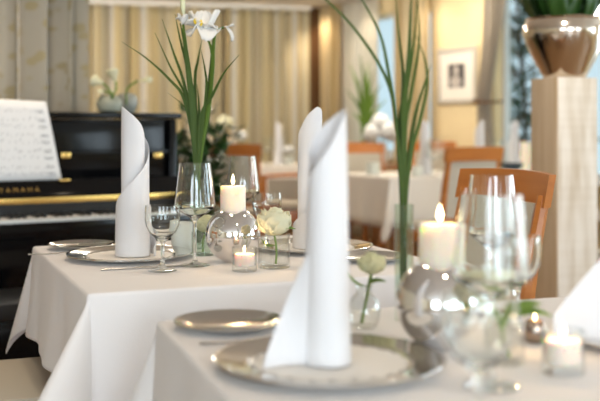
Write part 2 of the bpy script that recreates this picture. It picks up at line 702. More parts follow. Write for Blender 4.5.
curtain('curtain', 'grey beige curtain tied back beside the window with the tree', MR, tie_l, tie_r, .02, CEIL - .01, 4, .028, 'curtain_grey', -.10, 7, g, nz=40)
bm = bmesh.new()
path = [rw(2.57, -.01, 1.31), rw(2.61, -.10, 1.30), rw(2.67, -.16, 1.285), rw(2.80, -.17, 1.28), rw(2.84, -.10, 1.285), rw(2.84, -.005, 1.29)]
add_tube(bm, spline(path, 24), .012, 8)
tag(obj('curtain_tieback', bm, 'dark_wood'), 'brown tieback cord around the grey beige curtain by the picture', 'tieback')

# ------------------------------------------------------------------ framed picture
pf = thing('framed_picture', 'small dark portrait photo in a wide white mat and pale frame on the yellow wall', 'picture')
s0, s1, z0, z1 = 2.035, 2.545, 1.285, 1.765
w = .035
bm = bmesh.new()
add_box(bm, (s0, -.035, z0), (s0 + w, -.002, z1), MR, .004)
add_box(bm, (s1 - w, -.035, z0), (s1, -.002, z1), MR, .004)
add_box(bm, (s0 + w, -.035, z0), (s1 - w, -.002, z0 + w), MR, .004)
add_box(bm, (s0 + w, -.035, z1 - w), (s1 - w, -.002, z1), MR, .004)
obj('frame', bm, 'frame_wood', pf)
obj('mat_board', box((s0 + w, -.02, z0 + w), (s1 - w, -.004, z1 - w), 0, MR), 'mat_board', pf, False)
cs, cz = (s0 + s1) / 2 - .01, (z0 + z1) / 2
ph = obj('photograph', box((cs - .105, -.023, cz - .105), (cs + .105, -.0205, cz + .095), 0, MR), 'photo_dark', pf, False)
bm = bmesh.new()
for (ds, dz, rs, rz) in ((-.005, -.055, .075, .048), (0, .035, .040, .045), (.0, -.01, .03, .04)):
    add_lathe(bm, [(0, .001), (1, .001), (1, 0), (0, 0)], 20,
              MR @ Matrix.Translation((cs + ds, -.0245, cz + dz)) @ Matrix.Rotation(pi / 2, 4, 'X') @ Matrix.Diagonal((rs, rz, 1, 1)))
obj('portrait_figure', bm, 'photo_light', ph, False)


# ------------------------------------------------------------------ tables and cloths
def rot(a):
    return Vector((cos(a), sin(a), 0)), Vector((-sin(a), cos(a), 0))


def cloth_mesh(lx, ly, drop, seed=0, flare=.36, ripple=.012, front=None):
    rnd = random.Random(seed)
    p = [rnd.uniform(0, 6.28) for _ in range(8)]
    R = .008

    def axis(L):
        h = L / 2
        inner = [-h + L * i / 16 for i in range(17)]
        over = [.003, .007, .012, .018, .03, .05, .075, .1, .13, .16, .19, .22]
        over = [o for o in over if o < drop - .01] + [drop]
        return [-h - o for o in reversed(over)] + inner + [h + o for o in over]
    ax, ay = axis(lx), axis(ly)

    def bend(e):          # overhang distance -> (outward, down)
        if e < R * pi / 2:
            a = e / R
            return R * sin(a), R * (1 - cos(a))
        return R, R + (e - R * pi / 2)

    def pos(x, y):
        hx, hy = lx / 2, ly / 2
        ex, ey = max(0, abs(x) - hx), max(0, abs(y) - hy)
        sx, sy = (1 if x > 0 else -1), (1 if y > 0 else -1)
        if ex == 0 and ey == 0:
            return Vector((x, y, 0))
        if ex > 0 and ey > 0:
            r = hypot(ex, ey)
            phi = atan2(ey, ex)
            o, dn = bend(r)
            k = (front if front and sx < 0 and sy < 0 else flare) * sin(2 * phi) ** 2 * min(1, r / .05)
            t = max(0, dn - R)
            k0 = .05
            out = o + t * (k0 + k)
            dz = R * min(1, dn / R) + t * sqrt(max(.1, 1 - (k0 + k) ** 2))
            # the corner hangs as a rounded cone
            return Vector((sx * (hx + out * cos(phi)), sy * (hy + out * sin(phi)), -dz))
        if ex > 0:
            o, dn = bend(ex)
            t = max(0, dn - R)
            f = t / drop
            edge = min(1, (hy - abs(y)) / .1)
            rp = ripple * f * edge * (sin(y * 17 + p[0]) + .6 * sin(y * 31 + p[1])) + .012 * f * edge
            return Vector((sx * (hx + o + t * .05 + rp), y, -dn))
        o, dn = bend(ey)
        t = max(0, dn - R)
        f = t / drop
        edge = min(1, (hx - abs(x)) / .1)
        rp = ripple * f * edge * (sin(x * 15 + p[2]) + .6 * sin(x * 29 + p[3])) + .012 * f * edge
        return Vector((x, sy * (hy + o + t * .05 + rp), -dn))
    bm = bmesh.new()
    vs = [[bm.verts.new(pos(x, y)) for y in ay] for x in ax]
    for i in range(len(ax) - 1):
        for j in range(len(ay) - 1):
            bm.faces.new((vs[i][j], vs[i + 1][j], vs[i + 1][j + 1], vs[i][j + 1]))
    return bm


def dining_table(center, ang, lx, ly, drop, label, clabel, seed, mat='cloth', group='dining tables', flare=.36, front=None):
    t = thing('dining_table', label, 'table', (center[0], center[1], 0), ang, group)
    obj('table_top', box((-lx / 2 + .004, -ly / 2 + .004, TZ - .032), (lx / 2 - .004, ly / 2 - .004, TZ - .0025), .004), 'table_wood', t)
    for sx in (-1, 1):
        for sy in (-1, 1):
            x, y = sx * (lx / 2 - .07), sy * (ly / 2 - .07)
            obj('leg', box((x - .025, y - .025, 0), (x + .025, y + .025, TZ - .034), .004), 'table_wood', t)
    o = obj('tablecloth', cloth_mesh(lx, ly, drop, seed, flare, front=front), mat, None, True, (center[0], center[1], TZ), ang, recalc=False)
    md = o.modifiers.new('smooth', 'SUBSURF')
    md.levels = md.render_levels = 1
    solidify(o, .0016, -1)
    tag(o, clabel, 'tablecloth', 'tablecloths')
    return t


ANG_A = radians(22)
uA, vA = rot(ANG_A)
A0 = Vector((-.421, 2.006, 0))


def tA(u, v):
    p = A0 + uA * u + vA * v
    return (p.x, p.y, TZ)


cA = A0 + uA * .44 + vA * .425
dining_table(cA, ANG_A, .88, .85, .235, 'square dining table under the white cloth with the chrome ball candle and iris',
             'white tablecloth under the iris vase, its left corner hanging before the piano', 3, flare=.25, front=.62)
ANG_B = radians(18)
uB, vB = rot(ANG_B)
B0 = Vector((-.262, 1.71, 0))


def tB(u, v):
    p = B0 + uB * u + vB * v
    return (p.x, p.y, TZ)


cB = B0 + uB * .472 - vB * .432
dining_table(cB, ANG_B, .896, .86, .25, 'closest dining table, under the blurred white cloth in front',
             'white tablecloth of the closest table, under the large blurred charger', 8)
ANG_C = radians(25)
uC, vC = rot(ANG_C)
cC = Vector((.59, 6.53, 0)) + uC * .425 + vC * .4
dining_table(cC, ANG_C, .85, .80, .33, 'dining table in the middle distance behind the tall vase of grass',
             'beige looking tablecloth on the mid-distance table behind the grass vase', 12, 'cloth_far')
ANG_E = radians(14)
uE, vE = rot(ANG_E)
cE = Vector((-.27, 8.95, 0))
dining_table(cE, ANG_E, .9, .8, .3, 'far dining table before the striped curtain', 'white tablecloth on the far table before the striped curtain', 15, 'cloth_far')
cD = Vector((1.66, 7.24, 0))
dining_table(cD, ANG_C, .52, .52, .3, 'dining table by the tree window, half hidden by the timber pedestal',
             'white tablecloth on the table by the tree window', 17, 'cloth_far')


# ------------------------------------------------------------------ chairs
def make_chair(label, loc, rz, group):
    t = thing('dining_chair', label, 'chair', loc, rz, group)
    # seat pad
    bm = bmesh.new()
    add_box(bm, (-.205, -.185, .435), (.205, .225, .478), None, .016)
    obj('seat', bm, 'upholstery', t)
    bm = bmesh.new()
    add_box(bm, (-.215, .205, .375), (.215, .232, .436), None, .004)
    add_box(bm, (-.21, -.215, .375), (.21, -.188, .436), None, .004)
    add_box(bm, (-.22, -.215, .375), (-.195, .232, .436), None, .004)
    add_box(bm, (.195, -.215, .375), (.22, .232, .436), None, .004)
    obj('seat_frame', bm, 'orange_wood', t)
    for sx in (-1, 1):
        bm = bmesh.new()
        add_tube(bm, [Vector((sx * .2, .21, .0)), Vector((sx * .2, .21, .2)), Vector((sx * .2, .208, .42))], lambda q: .015 + .008 * q, 8)
        obj('leg', bm, 'orange_wood', t)
        bm = bmesh.new()
        pts = [(sx * .195, -.27, 0), (sx * .198, -.215, .22), (sx * .2, -.2, .44), (sx * .196, -.225, .68), (sx * .193, -.272, .90)]
        add_tube(bm, spline(pts, 16), lambda q: .017 + .005 * sin(pi * q), 8)
        obj('back_post', bm, 'orange_wood', t)

    def rail(u, v, front):
        x = (u - .5) * .445
        y = -.262 - .035 * (1 - (2 * u - 1) ** 2) - .018 * v
        return Vector((x, y + (.011 if front else -.011), .878 + .086 * v - .006 * (2 * u - 1) ** 2))
    bm = bmesh.new()
    va = add_grid(bm, lambda u, v: rail(u, v, True), 15, 4)
    vb = add_grid(bm, lambda u, v: rail(u, v, False), 15, 4)
    for i in range(14):
        bm.faces.new((va[i][0], va[i + 1][0], vb[i + 1][0], vb[i][0]))
        bm.faces.new((va[i][3], va[i + 1][3], vb[i + 1][3], vb[i][3]))
    for j in range(3):
        bm.faces.new((va[0][j], va[0][j + 1], vb[0][j + 1], vb[0][j]))
        bm.faces.new((va[14][j], va[14][j + 1], vb[14][j + 1], vb[14][j]))
    obj('top_rail', bm, 'orange_wood', t)

    def pad(u, v, front):
        x = (u - .5) * .36
        y = -.206 - .02 * (1 - (2 * u - 1) ** 2) - .055 * v
        return Vector((x, y + (.012 if front else -.012), .53 + .35 * v))
    bm = bmesh.new()
    va = add_grid(bm, lambda u, v: pad(u, v, True), 9, 5)
    vb = add_grid(bm, lambda u, v: pad(u, v, False), 9, 5)
    for i in range(8):
        bm.faces.new((va[i][0], va[i + 1][0], vb[i + 1][0], vb[i][0]))
        bm.faces.new((va[i][4], va[i + 1][4], vb[i + 1][4], vb[i][4]))
    for j in range(4):
        bm.faces.new((va[0][j], va[0][j + 1], vb[0][j + 1], vb[0][j]))
        bm.faces.new((va[8][j], va[8][j + 1], vb[8][j + 1], vb[8][j]))
    obj('backrest', bm, 'upholstery', t)
    bm = bmesh.new()
    add_box(bm, (-.2, -.222, .50), (.2, -.2, .535), None, .004)
    obj('cross_rail', bm, 'orange_wood', t)
    return t


GCH = 'cherry wood dining chairs'
chair = make_chair('cherry wood chair with curved top rail, the large one before the timber pedestal', (.318, 2.715, 0), radians(112), GCH)
dup(chair, (-.716, 2.416, 0), radians(-68), 'beige seated cherry chair tucked under the left end of the iris table')
dup(chair, (.925, 6.32, 0), radians(30), 'cherry chair with its beige back turned, between the far candle table and the pedestal')
dup(chair, (.565, 7.45, 0), radians(205), 'pale cherry chair facing out behind the mid-distance table, below the white bouquet')
dup(chair, (-.47, 7.47, 0), radians(-6), 'cherry chair with its back turned just right of the leafy dark plant')
dup(chair, (1.20, 8.12, 0), radians(200), 'cherry chair far back below the framed picture')
dup(chair, (1.72, 4.95, 0), radians(60), 'cherry chair peeping out right of the timber pedestal')

# armchair at the far table
ac = thing('armchair', 'open armed cherry armchair beyond the cream rose, pulled up to the far table', 'chair', (-.08, 7.97, 0), radians(6))
bm = bmesh.new()
add_box(bm, (-.22, -.2, .43), (.22, .22, .485), None, .018)
obj('seat', bm, 'upholstery', ac)
bm = bmesh.new()
add_box(bm, (-.235, -.225, .33), (.235, -.2, .43), None, .006)
add_box(bm, (-.235, .21, .35), (.235, .235, .43), None, .006)
add_box(bm, (-.24, -.22, .35), (-.215, .23, .43), None, .006)
add_box(bm, (.215, -.22, .35), (.24, .23, .43), None, .006)
obj('seat_frame', bm, 'orange_wood', ac)
for sx in (-1, 1):
    obj('leg', tube([Vector((sx * .22, -.215, 0)), Vector((sx * .22, -.215, .3)), Vector((sx * .222, -.22, .70))], .02, 8), 'orange_wood', ac)
    obj('leg', tube([Vector((sx * .22, .215, 0)), Vector((sx * .22, .215, .3)), Vector((sx * .225, .21, .64))], .02, 8), 'orange_wood', ac)
    obj('armrest', tube(spline([(sx * .225, -.22, .70), (sx * .24, .0, .68), (sx * .235, .22, .645)], 10), .018, 8, .7), 'orange_wood', ac)
obj('top_rail', tube(spline([(-.225, -.225, .70), (0, -.255, .715), (.225, -.225, .70)], 14), .022, 8, .6), 'orange_wood', ac)
obj('backrest', box((-.19, -.235, .52), (.19, -.21, .68), .008), 'upholstery', ac)


# ------------------------------------------------------------------ table ware
def charger_prof(R, h=.016):
    o = [(0, 0.0), (R * .62, 0.0), (R * .70, .003), (R * .97, h - .004), (R, h - .001), (R, h + .0015), (R * .985, h + .002),
         (R * .95, h + .0002), (R * .76, h - .0035), (R * .70, h - .0055), (R * .66, .0055), (R * .60, .0035), (0, .003)]
    return o


def make_charger(label, loc):
    o = obj('charger_plate', lathe(charger_prof(.16, .014), 64), 'silver', None, True, loc)
    return tag(o, label, 'plate', 'silver charger plates')


cA1, cA2 = tA(.19, .499), tA(.69, .483)
cB1 = tB(.189, -.402)
cB2 = tB(.737, -.409)
ch = make_charger('large round silver charger under the spiral napkin before the piano', cA1)
dup(ch, cA2, 0, 'silver charger at the right end of the iris table, behind the tall blurred napkin')
dup(ch, cB1, 0, 'large blurred silver charger with lacy white doily at the very front')
dup(ch, cB2, 0, 'silver charger at the right picture edge under the wide winged napkin')


def make_doily(label, loc):
    bm = bmesh.new()
    n = 96
    c = bm.verts.new((0, 0, .0012))
    top, bot = [], []
    for i in range(n):
        a = 2 * pi * i / n
        r = .104 + .006 * abs(sin(a * 12))
        top.append(bm.verts.new((r * cos(a), r * sin(a), .0042)))
        bot.append(bm.verts.new((r * cos(a), r * sin(a), .0036)))
    mid = []
    for i in range(n):
        a = 2 * pi * i / n
        mid.append(bm.verts.new((.085 * cos(a), .085 * sin(a), .0012)))
    midb = [bm.verts.new((v.co.x, v.co.y, .0004)) for v in mid]
    cb = bm.verts.new((0, 0, .0004))
    for i in range(n):
        j = (i + 1) % n
        bm.faces.new((c, mid[i], mid[j]))
        bm.faces.new((mid[i], top[i], top[j], mid[j]))
        bm.faces.new((top[i], bot[i], bot[j], top[j]))
        bm.faces.new((bot[i], midb[i], midb[j], bot[j]))
        bm.faces.new((cb, midb[j], midb[i]))
    o = obj('doily', bm, 'doily', None, True, loc)
    return tag(o, label, 'doily', 'white lace doilies')


UP = lambda p, dz: (p[0], p[1], p[2] + dz)
dl = make_doily('white lace doily on the charger before the piano', UP(cA1, .004))
dup(dl, UP(cA2, .004), 0, 'white lace doily on the charger behind the blurred napkin')
dup(dl, UP(cB1, .004), 0, 'white lace doily on the blurred charger at the very front')
dup(dl, UP(cB2, .004), 0, 'white lace doily under the wide winged napkin')


def napkin_mesh(flap=None, r0=.0255, H=.375, lean=0.0, seed=0, turns=2.05, taper=.08, grow=.0135):
    prof = [(0, .30), (.12, .335), (.25, .358), (.4, .376), (.5, .382), (.62, .362), (.75, .325), (1.0, .262), (1.25, .190), (1.5, .125), (1.75, .075), (2.1, .012)]
    s = H / .375

    def ztop(T):
        for (a, za), (b, zb) in zip(prof[:-1], prof[1:]):
            if T <= b:
                k = (T - a) / (b - a)
                return (za + (zb - za) * k) * s
        return .012
    bm = bmesh.new()

    def fn(u, v):
        T = u * turns
        a = -2 * pi * T
        z = ztop(T) * v
        r = (r0 + grow * T) * (1.03 - taper * z / H) + .0015 * sin(5 * a * .5 + 9 * z)
        return Vector((r * cos(a) + lean * z * z / H, r * sin(a), z + .0005))
    add_grid(bm, fn, 92, 24)
    if flap:
        L, hh, dy = flap

        def fl(u, v):     # triangular wing leaving the roll on the -x side
            x = -.030 - L * u
            h = hh * (1 - u) + .042
            z = h * v
            y = -.022 + dy * u + .018 * sin(pi * u) * (.4 + .6 * v)
            return Vector((x + .004 * v, y, z + .0005))
        add_grid(bm, fl, 16, 10)
        # the lap where the wing tucks behind the roll
    return bm


def napkin(label, loc, rz, **kw):
    o = obj('napkin', napkin_mesh(**kw), 'napkin', None, True, loc, rz, recalc=False)
    solidify(o, .0014)
    md = o.modifiers.new('smooth', 'SUBSURF')
    md.levels = md.render_levels = 1
    return tag(o, label, 'napkin', 'rolled white napkins')


napkin('rolled white napkin with spiral edge standing before the piano keys', (cA1[0] + .011, cA1[1], cA1[2] + .0062), 0)
napkin('rolled white napkin, narrow one half hidden behind the tall blurred napkin', (cA2[0] - .006, cA2[1], cA2[2] + .0062), radians(115))
napkin('tall blurred white napkin with a side wing, at the very front', (cB1[0] - .004, cB1[1], cB1[2] + .0062), radians(187), flap=None, turns=1.32, taper=.30, r0=.0305, grow=.005, H=.348)
napkin('wide winged white napkin at the right picture edge behind the tea light', UP(cB2, .0062), 0, flap=(.155, .165, -.01), r0=.034)
# wing of the front napkin (same cloth)
o = [x for x in C.objects if x.name.startswith('napkin') and 'side wing' in x.get('label', '')][0]
bm = bmesh.new()
bm.from_mesh(o.data)
Mi = Matrix.Rotation(-radians(187), 4, 'Z')


def fl(u, v):
    x = -.026 - .062 * u
    h = .155 * (1 - u) ** .9 + .004
    y = -.018 - .020 * u + .02 * sin(pi * u) * (.3 + .7 * v)
    return Mi @ Vector((x, y, h * v + .0005))


add_grid(bm, fl, 14, 9)
for f in bm.faces:
    f.smooth = True
bm.to_mesh(o.data)
bm.free()


def make_small_plate(label, loc):
    R = .092
    p = [(0, 0), (R * .6, 0), (R * .68, .003), (R * .98, .011), (R, .013), (R * .99, .0145), (R * .95, .0135), (R * .72, .0065), (R * .6, .0035), (0, .003)]
    o = obj('bread_plate', lathe(p, 48), 'silver', None, True, loc)
    return tag(o, label, 'plate', 'small silver bread plates')


bp = make_small_plate('small silver bread plate before the piano, behind the charger', tA(.112, .750))
dup(bp, tA(.735, .225), 0, 'small silver bread plate right of the tall blurred napkin, under the grass vase')
dup(bp, tB(.122, -.093), 0, 'small golden looking bread plate on the left corner of the closest table')


def add_knife(bm, L=.22, w=.010):
    def fn(u, v):
        x = (u - .5) * L
        if u < .5:
            hw = w * (.42 + .1 * sin(pi * u * 2))
            th = .0026
        else:
            q = (u - .5) * 2
            hw = w * (.35 + .45 * sin(pi * min(1, q * .9 + .1)) ** .6)
            th = .0011
        a = 2 * pi * v
        return Vector((x, hw * cos(a), .003 + th * sin(a)))
    add_grid(bm, fn, 24, 11)
    return bm


def knife(name, label, loc, rz, L=.22, w=.010):
    o = obj(name, add_knife(bmesh.new(), L, w), 'steel', None, True, loc, rz)
    return tag(o, label, 'knife', 'table knives')


def add_fork(bm, L=.19):
    add_tube(bm, spline([(-L / 2, 0, .004), (-L * .2, 0, .003), (L * .15, 0, .007), (L * .22, 0, .0065)], 14), lambda t: .0055 - .0028 * min(1, t * 1.6), 8, .35, (0, 1, 0))
    add_box(bm, (L * .2, -.0115, .0052), (L * .28, .0115, .0072), None, .0008)
    for k in range(4):
        y = -.0096 + .0064 * k
        add_tube(bm, spline([(L * .27, y, .0062), (L * .4, y, .0045), (L * .5, y * .95, .008)], 8), lambda t: .0016 - .0006 * t, 6)
    return bm


def fork(label, loc, rz):
    return tag(obj('fork', add_fork(bmesh.new()), 'steel', None, True, loc, rz), label, 'fork', 'table forks')


kz = ANG_A
knife('table_knife', 'table knife lying in front of the charger before the piano', tA(.19, .300), kz)
knife('butter_knife', 'small butter knife across the bread plate before the piano', UP(tA(.095, .715), .0135), kz + .06, .155, .009)
fork('fork between the charger and the bread plate before the piano', tA(.05, .640), kz)
fork('blurred fork between the front charger and its bread plate', tB(.14, -.215), ANG_B)


# --- glasses
def shell(outer, thick, floor_z):
    """closed glass wall from an outer (r,z) list bottom->top, inner offset"""
    inner = [(max(r - thick, .0005), z) for r, z in outer if z > floor_z + thick]
    return outer, inner


def wine_profile():
    o = [(0, 0), (.034, 0), (.0365, .0008), (.0365, .0018), (.030, .0035), (.015, .006), (.0065, .011), (.0042, .02), (.0036, .05), (.0036, .09),
         (.0045, .106), (.010, .1135), (.030, .126), (.046, .137), (.0495, .1425), (.0490, .150), (.0455, .18), (.0415, .215), (.0375, .2465)]
    i = [(.0366, .2465), (.0405, .215), (.0445, .18), (.0479, .150), (.0482, .143), (.0448, .1385), (.029, .128), (.010, .116), (0, .1145)]
    return o + i


def goblet_profile():
    o = [(0, 0), (.031, 0), (.033, .0008), (.033, .0018), (.026, .004), (.010, .008), (.0062, .015), (.0045, .03), (.0045, .055), (.0075, .068),
         (.016, .0755), (.030, .088), (.0385, .105), (.0408, .120), (.0405, .138), (.0392, .152)]
    i = [(.0382, .152), (.0395, .138), (.0398, .120), (.0374, .1055), (.029, .090), (.0155, .0782), (0, .0745)]
    return o + i


def make_glass(kind, label, loc):
    pr = wine_profile() if kind == 'wine_glass' else goblet_profile()
    o = obj(kind, lathe(pr, 48), 'glass', None, True, loc)
    o.data.materials.append(M['solid_glass'])
    for f in o.data.polygons:
        if f.center.z > .0085:
            f.material_index = 1
    return tag(o, label, 'glass', 'tapered wine glasses' if kind == 'wine_glass' else 'short water goblets')


def xy(px, d, z=TZ):
    return ((px - 300) * d / F, d, z + .0004)


wg = make_glass('wine_glass', 'tapered wine glass right of the spiral napkin, before the iris stems', xy(195, 2.40))
dup(wg, xy(243, 2.95), 0, 'tapered wine glass behind the lit candle on the chrome ball')
dup(wg, xy(491.5, 1.28), 0, 'largest blurred wine glass at right front, beside the lit ball candle')
dup(wg, xy(491.5, 1.80), 0, 'blurred wine glass standing behind the largest one at right')
gb = make_glass('water_goblet', 'short water goblet at the edge of the charger before the piano', xy(162.5, 2.31))
dup(gb, xy(267, 2.75), 0, 'short water goblet behind the cream rose')
dup(gb, xy(479, 1.08), 0, 'large blurred water goblet, frontmost glass at the bottom right')
dup(gb, xy(517, 1.66), 0, 'blurred water goblet behind the wine glasses at right')
# background glasses
G2 = 'far wine glasses'
for px, d, lb in ((433, 6.75, 'far wine glass left of the turned cherry chair'), (438, 7.2, 'far wine glass just behind the other one by the turned cherry chair'),
                  (268, 8.75, 'far wine glass left of the far napkin before the striped curtain'), (497, 7.2, 'far wine glass on the table by the tree window')):
    dup(wg, xy(px, d), 0, lb)


def tumbler_prof(R, H, t=.0025, base=.008, taper=1.0):
    return [(0, 0), (R * taper - .002, 0), (R * taper, .002), (R, H - .001), (R - t * .5, H), (R - t, H - .001), (R * taper - t, base + .002), (R * taper - t - .003, base), (0, base)]


def make_flame(parent, z, s=1.0):
    prof = [(0, 0), (.0022, .002), (.0042, .006), (.0045, .010), (.0034, .016), (.0016, .022), (0, .027)]
    f = obj('flame', lathe([(r * s, zz * s) for r, zz in prof], 12), 'flame', parent, True, (0, 0, z))
    return f


FL = []


def candle(name, label, loc, R, H, mat, flame=1.0, group=None, dip=.004):
    t = thing(name, label, 'candle', loc, 0, group)
    pr = [(0, 0), (R - .001, 0), (R, .001), (R, H - .004), (R - .0015, H), (R * .85, H - dip * .4), (R * .4, H - dip), (0, H - dip)]
    obj('wax', lathe(pr, 40), mat, t)
    obj('wick', tube([Vector((0, 0, H - dip - .002)), Vector((0, 0, H + .004)), Vector((.001, 0, H + .008))], .0009, 6), 'wick', t)
    if flame:
        make_flame(t, H + .003, flame)
        FL.append((loc[0], loc[1], loc[2] + H + .003 + .013 * flame, R))
    return t


# chrome ball candle holders
def make_ball(label, loc):
    R = .068
    pr = [(0, 0), (.016, 0), (.02, .001)]
    for i in range(3, 27):
        a = -pi / 2 + pi * i / 30
        if R * sin(a) + R > .0025 and R * cos(a) > .034:
            pr.append((R * cos(a), R * sin(a) + R))
    zt = R + sqrt(R * R - .0345 ** 2)
    pr += [(.0345, zt), (.0335, zt + .0006), (.0330, zt - .001), (.0325, zt - .02), (0, zt - .0205)]
    o = obj('ball_candle_holder', lathe(pr, 64), 'chrome', None, True, loc)
    tag(o, label, 'candle holder', 'chrome ball candle holders')
    return zt - .0200


bA = xy(233, 2.46)
bB = xy(440, 1.50)
zb = make_ball('sharp chrome ball candle holder beside the cream rose', bA)
dupb = dup([x for x in C.objects if x.name.startswith('ball_candle')][0], bB, 0, 'blurred chrome ball candle holder right of the grass vase')
candle('pillar_candle', 'lit ivory candle standing in the sharp chrome ball', UP(bA, zb), .0312, .081, 'wax', 1.0, 'lit pillar candles')
candle('pillar_candle', 'lit ivory candle in the blurred chrome ball at right', UP(bB, zb), .0318, .081, 'wax', 1.0, 'lit pillar candles')


def make_tumbler(name, label, loc, R, H, cat, mat='glass', group=None, **kw):
    return tag(obj(name, lathe(tumbler_prof(R, H, **kw), 40), mat, None, True, loc), label, cat, group)


tl1 = xy(244.5, 2.31)
make_tumbler('tealight_glass', 'small clear tea light glass before the sharp chrome ball', tl1, .029, .056, 'candle holder', base=.012, group='tea light glasses')
candle('tealight_candle', 'small pinkish tea light inside the clear glass before the chrome ball', UP(tl1, .0122), .0235, .028, 'wax_pink', .6, 'tea lights', .002)
tl2 = xy(563, 1.35)
make_tumbler('tealight_glass', 'blurred tea light glass at the right front before the winged napkin', tl2, .029, .060, 'candle holder', base=.014, group='tea light glasses')
candle('tealight_candle', 'lit pinkish tea light in the blurred glass at the right front', UP(tl2, .0142), .0245, .032, 'wax_pink', .75, 'tea lights', .002)
# frosted votive beaker behind the goblet
fv = xy(182, 2.70)
make_tumbler('votive_beaker', 'milky frosted glass beaker behind the short goblet and wine glass', fv, .029, .076, 'candle holder', 'frost', base=.008)
# small dark silver votive
sv = xy(535, 1.545)
o = obj('votive_cup', lathe([(0, 0), (.012, 0), (.015, .003), (.0165, .016), (.0145, .030), (.0125, .034), (.0115, .034), (.0115, .012), (0, .012)], 32), 'amber', None, True, sv)
tag(o, 'tiny dark silver votive cup between the winged napkin and the blurred jar', 'candle holder')
candle('tealight_candle', 'tiny lit tea light in the dark silver votive cup', UP(sv, .0123), .0105, .018, 'wax_pink', .5, 'tea lights', .002)


# --- flowers
def add_petal(bm, M4, L, W, cup=.5, curl=.2, nu=7, nv=5, point=.0):
    """petal growing along local z from the origin, facing local -y"""
    def fn(u, v):
        a = (v - .5) * 2
        wd = W * .5 * (sin(pi * min(1, .12 + .78 * u ** .8)) ** .7) * (1 - point * u)
        z = L * u * (1 - .10 * a * a * u)
        y = -cup * L * (sin(u * pi * .5) * .5) + curl * L * u ** 3 - cup * wd * .9 * (-(a * a))
        return M4 @ Vector((a * wd, y * -1, z))
    add_grid(bm, fn, nu, nv)


def rose_bloom(R, seed=0, n=(4, 6, 8, 9, 9)):
    rnd = random.Random(seed)
    bm = bmesh.new()
    for ring, cnt in enumerate(n):
        f = ring / (len(n) - 1)
        for k in range(cnt):
            a = 2 * pi * (k + .5 * (ring % 2)) / cnt + rnd.uniform(-.2, .2)
            tilt = .10 + .72 * f + rnd.uniform(-.08, .08)
            L = R * (1.12 + .02 * f) * rnd.uniform(.92, 1.06)
            W = R * (.80 + .50 * f)
            m4 = Matrix.Rotation(a, 4, 'Z') @ Matrix.Translation((0, R * (.05 + .16 * f), -.22 * R * f)) @ Matrix.Rotation(-tilt, 4, 'X')
            add_petal(bm, m4, L, W, .35 - .1 * f, .10 + .25 * f)
    return bm


def leaf_mesh(bm, p0, p1, W, side, bow=.15):
    p0, p1, side = Vector(p0), Vector(p1), Vector(side).normalized()
    ax = p1 - p0
    nrm = ax.cross(side).normalized()
    L = ax.length

    def fn(u, v):
        a = (v - .5) * 2
        w = W * .5 * sin(pi * min(1, u * .97 + .02)) ** .8
        return p0 + ax * u + side * (a * w) + nrm * (bow * L * sin(pi * u) + .25 * w * abs(a))
    add_grid(bm, fn, 8, 5)


def rose(label, base, stem, R, petal='petal_cream', seed=0, group='roses in glasses', leaves=()):
    t = thing('rose', label, 'flower', base, 0, group)
    pts = [Vector(p) for p in stem]
    obj('stem', tube(spline(pts, 10), .0028, 8), 'leaf_mid', t)
    b = rose_bloom(R, seed)
    bl = obj('bloom', b, petal, t, True, pts[-1], recalc=False)
    solidify(bl, .0008)
    for (p0, p1, W, sd) in leaves:
        bm = bmesh.new()
        leaf_mesh(bm, p0, p1, W, sd)
        lf = obj('leaf', bm, 'leaf_mid', t, recalc=False)
        solidify(lf, .0006)
    return t


ra = xy(274, 2.37)
make_tumbler('flower_glass', 'clear tumbler holding the cream rose beside the chrome ball', ra, .0385, .080, 'vase', 'glass', 'small flower glasses', base=.006)
rose('cream rose in the clear tumbler beside the chrome ball', UP(ra, .008), [(.004, .005, 0), (.006, .002, .03), (0, -.002, .080)], .051, 'petal_cream', 4,
     leaves=[((.004, .002, .045), (-.03, -.01, .062), .022, (0, 1, .2)), ((0, 0, .07), (.052, -.02, .085), .018, (0, 1, .3))])
rb = xy(203, 2.60)
make_tumbler('flower_glass', 'greenish flower glass half hidden behind the front wine glass', rb, .030, .062, 'vase', 'vase_glass', 'small flower glasses', base=.006)
rose('pale green rose behind the stem of the front wine glass', UP(rb, .008), [(0, 0, 0), (0, 0, .03), (.012, -.004, .058)], .036, 'petal_green', 9)

# round bud vase with pale bloom, on the near table
rc = xy(364, 1.655)
pr = [(0, 0), (.016, 0), (.022, .004), (.0275, .018), (.0275, .034), (.021, .050), (.013, .058), (.0125, .066), (.015, .070), (.0135, .070), (.0112, .066), (.0115, .058), (.0195, .049), (.0258, .034), (.0258, .018), (.02, .006), (0, .005)]
tag(obj('bud_vase', lathe(pr, 40), 'glass', None, True, rc), 'round glass bud vase right of the tall blurred napkin', 'vase', 'small flower glasses')
rose('pale green bloom leaning out of the round bud vase', UP(rc, .008), [(-.004, 0, 0), (.004, 0, .04), (.013, 0, .088)], .027, 'petal_green', 14,
     leaves=[((.004, 0, .06), (.036, -.01, .07), .02, (0, 1, .2)), ((.004, 0, .06), (-.03, 0, .10), .018, (0, 1, .2))])
# jar with loose flower behind the big glasses
rd = xy(505, 1.41)
make_tumbler('flower_glass', 'small blurred flower jar between the big goblet and the tea light', rd, .028, .058, 'vase', 'glass', 'small flower glasses', base=.006)
rose('blurred cream flower with green leaves seen through the big wine glasses', UP(rd, .008), [(.006, 0, 0), (0, 0, .04), (-.022, .005, .085)], .040, 'petal_cream', 21,
     leaves=[((.0, 0, .05), (.052, .0, .075), .026, (0, 1, .3)), ((.01, 0, .055), (.066, -.005, .058), .02, (0, 1, .3)), ((.0, 0, .03), (.012, -.012, .06), .02, (1, 0, .3)),
             ((0, 0, .06), (-.045, 0, .098), .02, (0, 1, .2))])

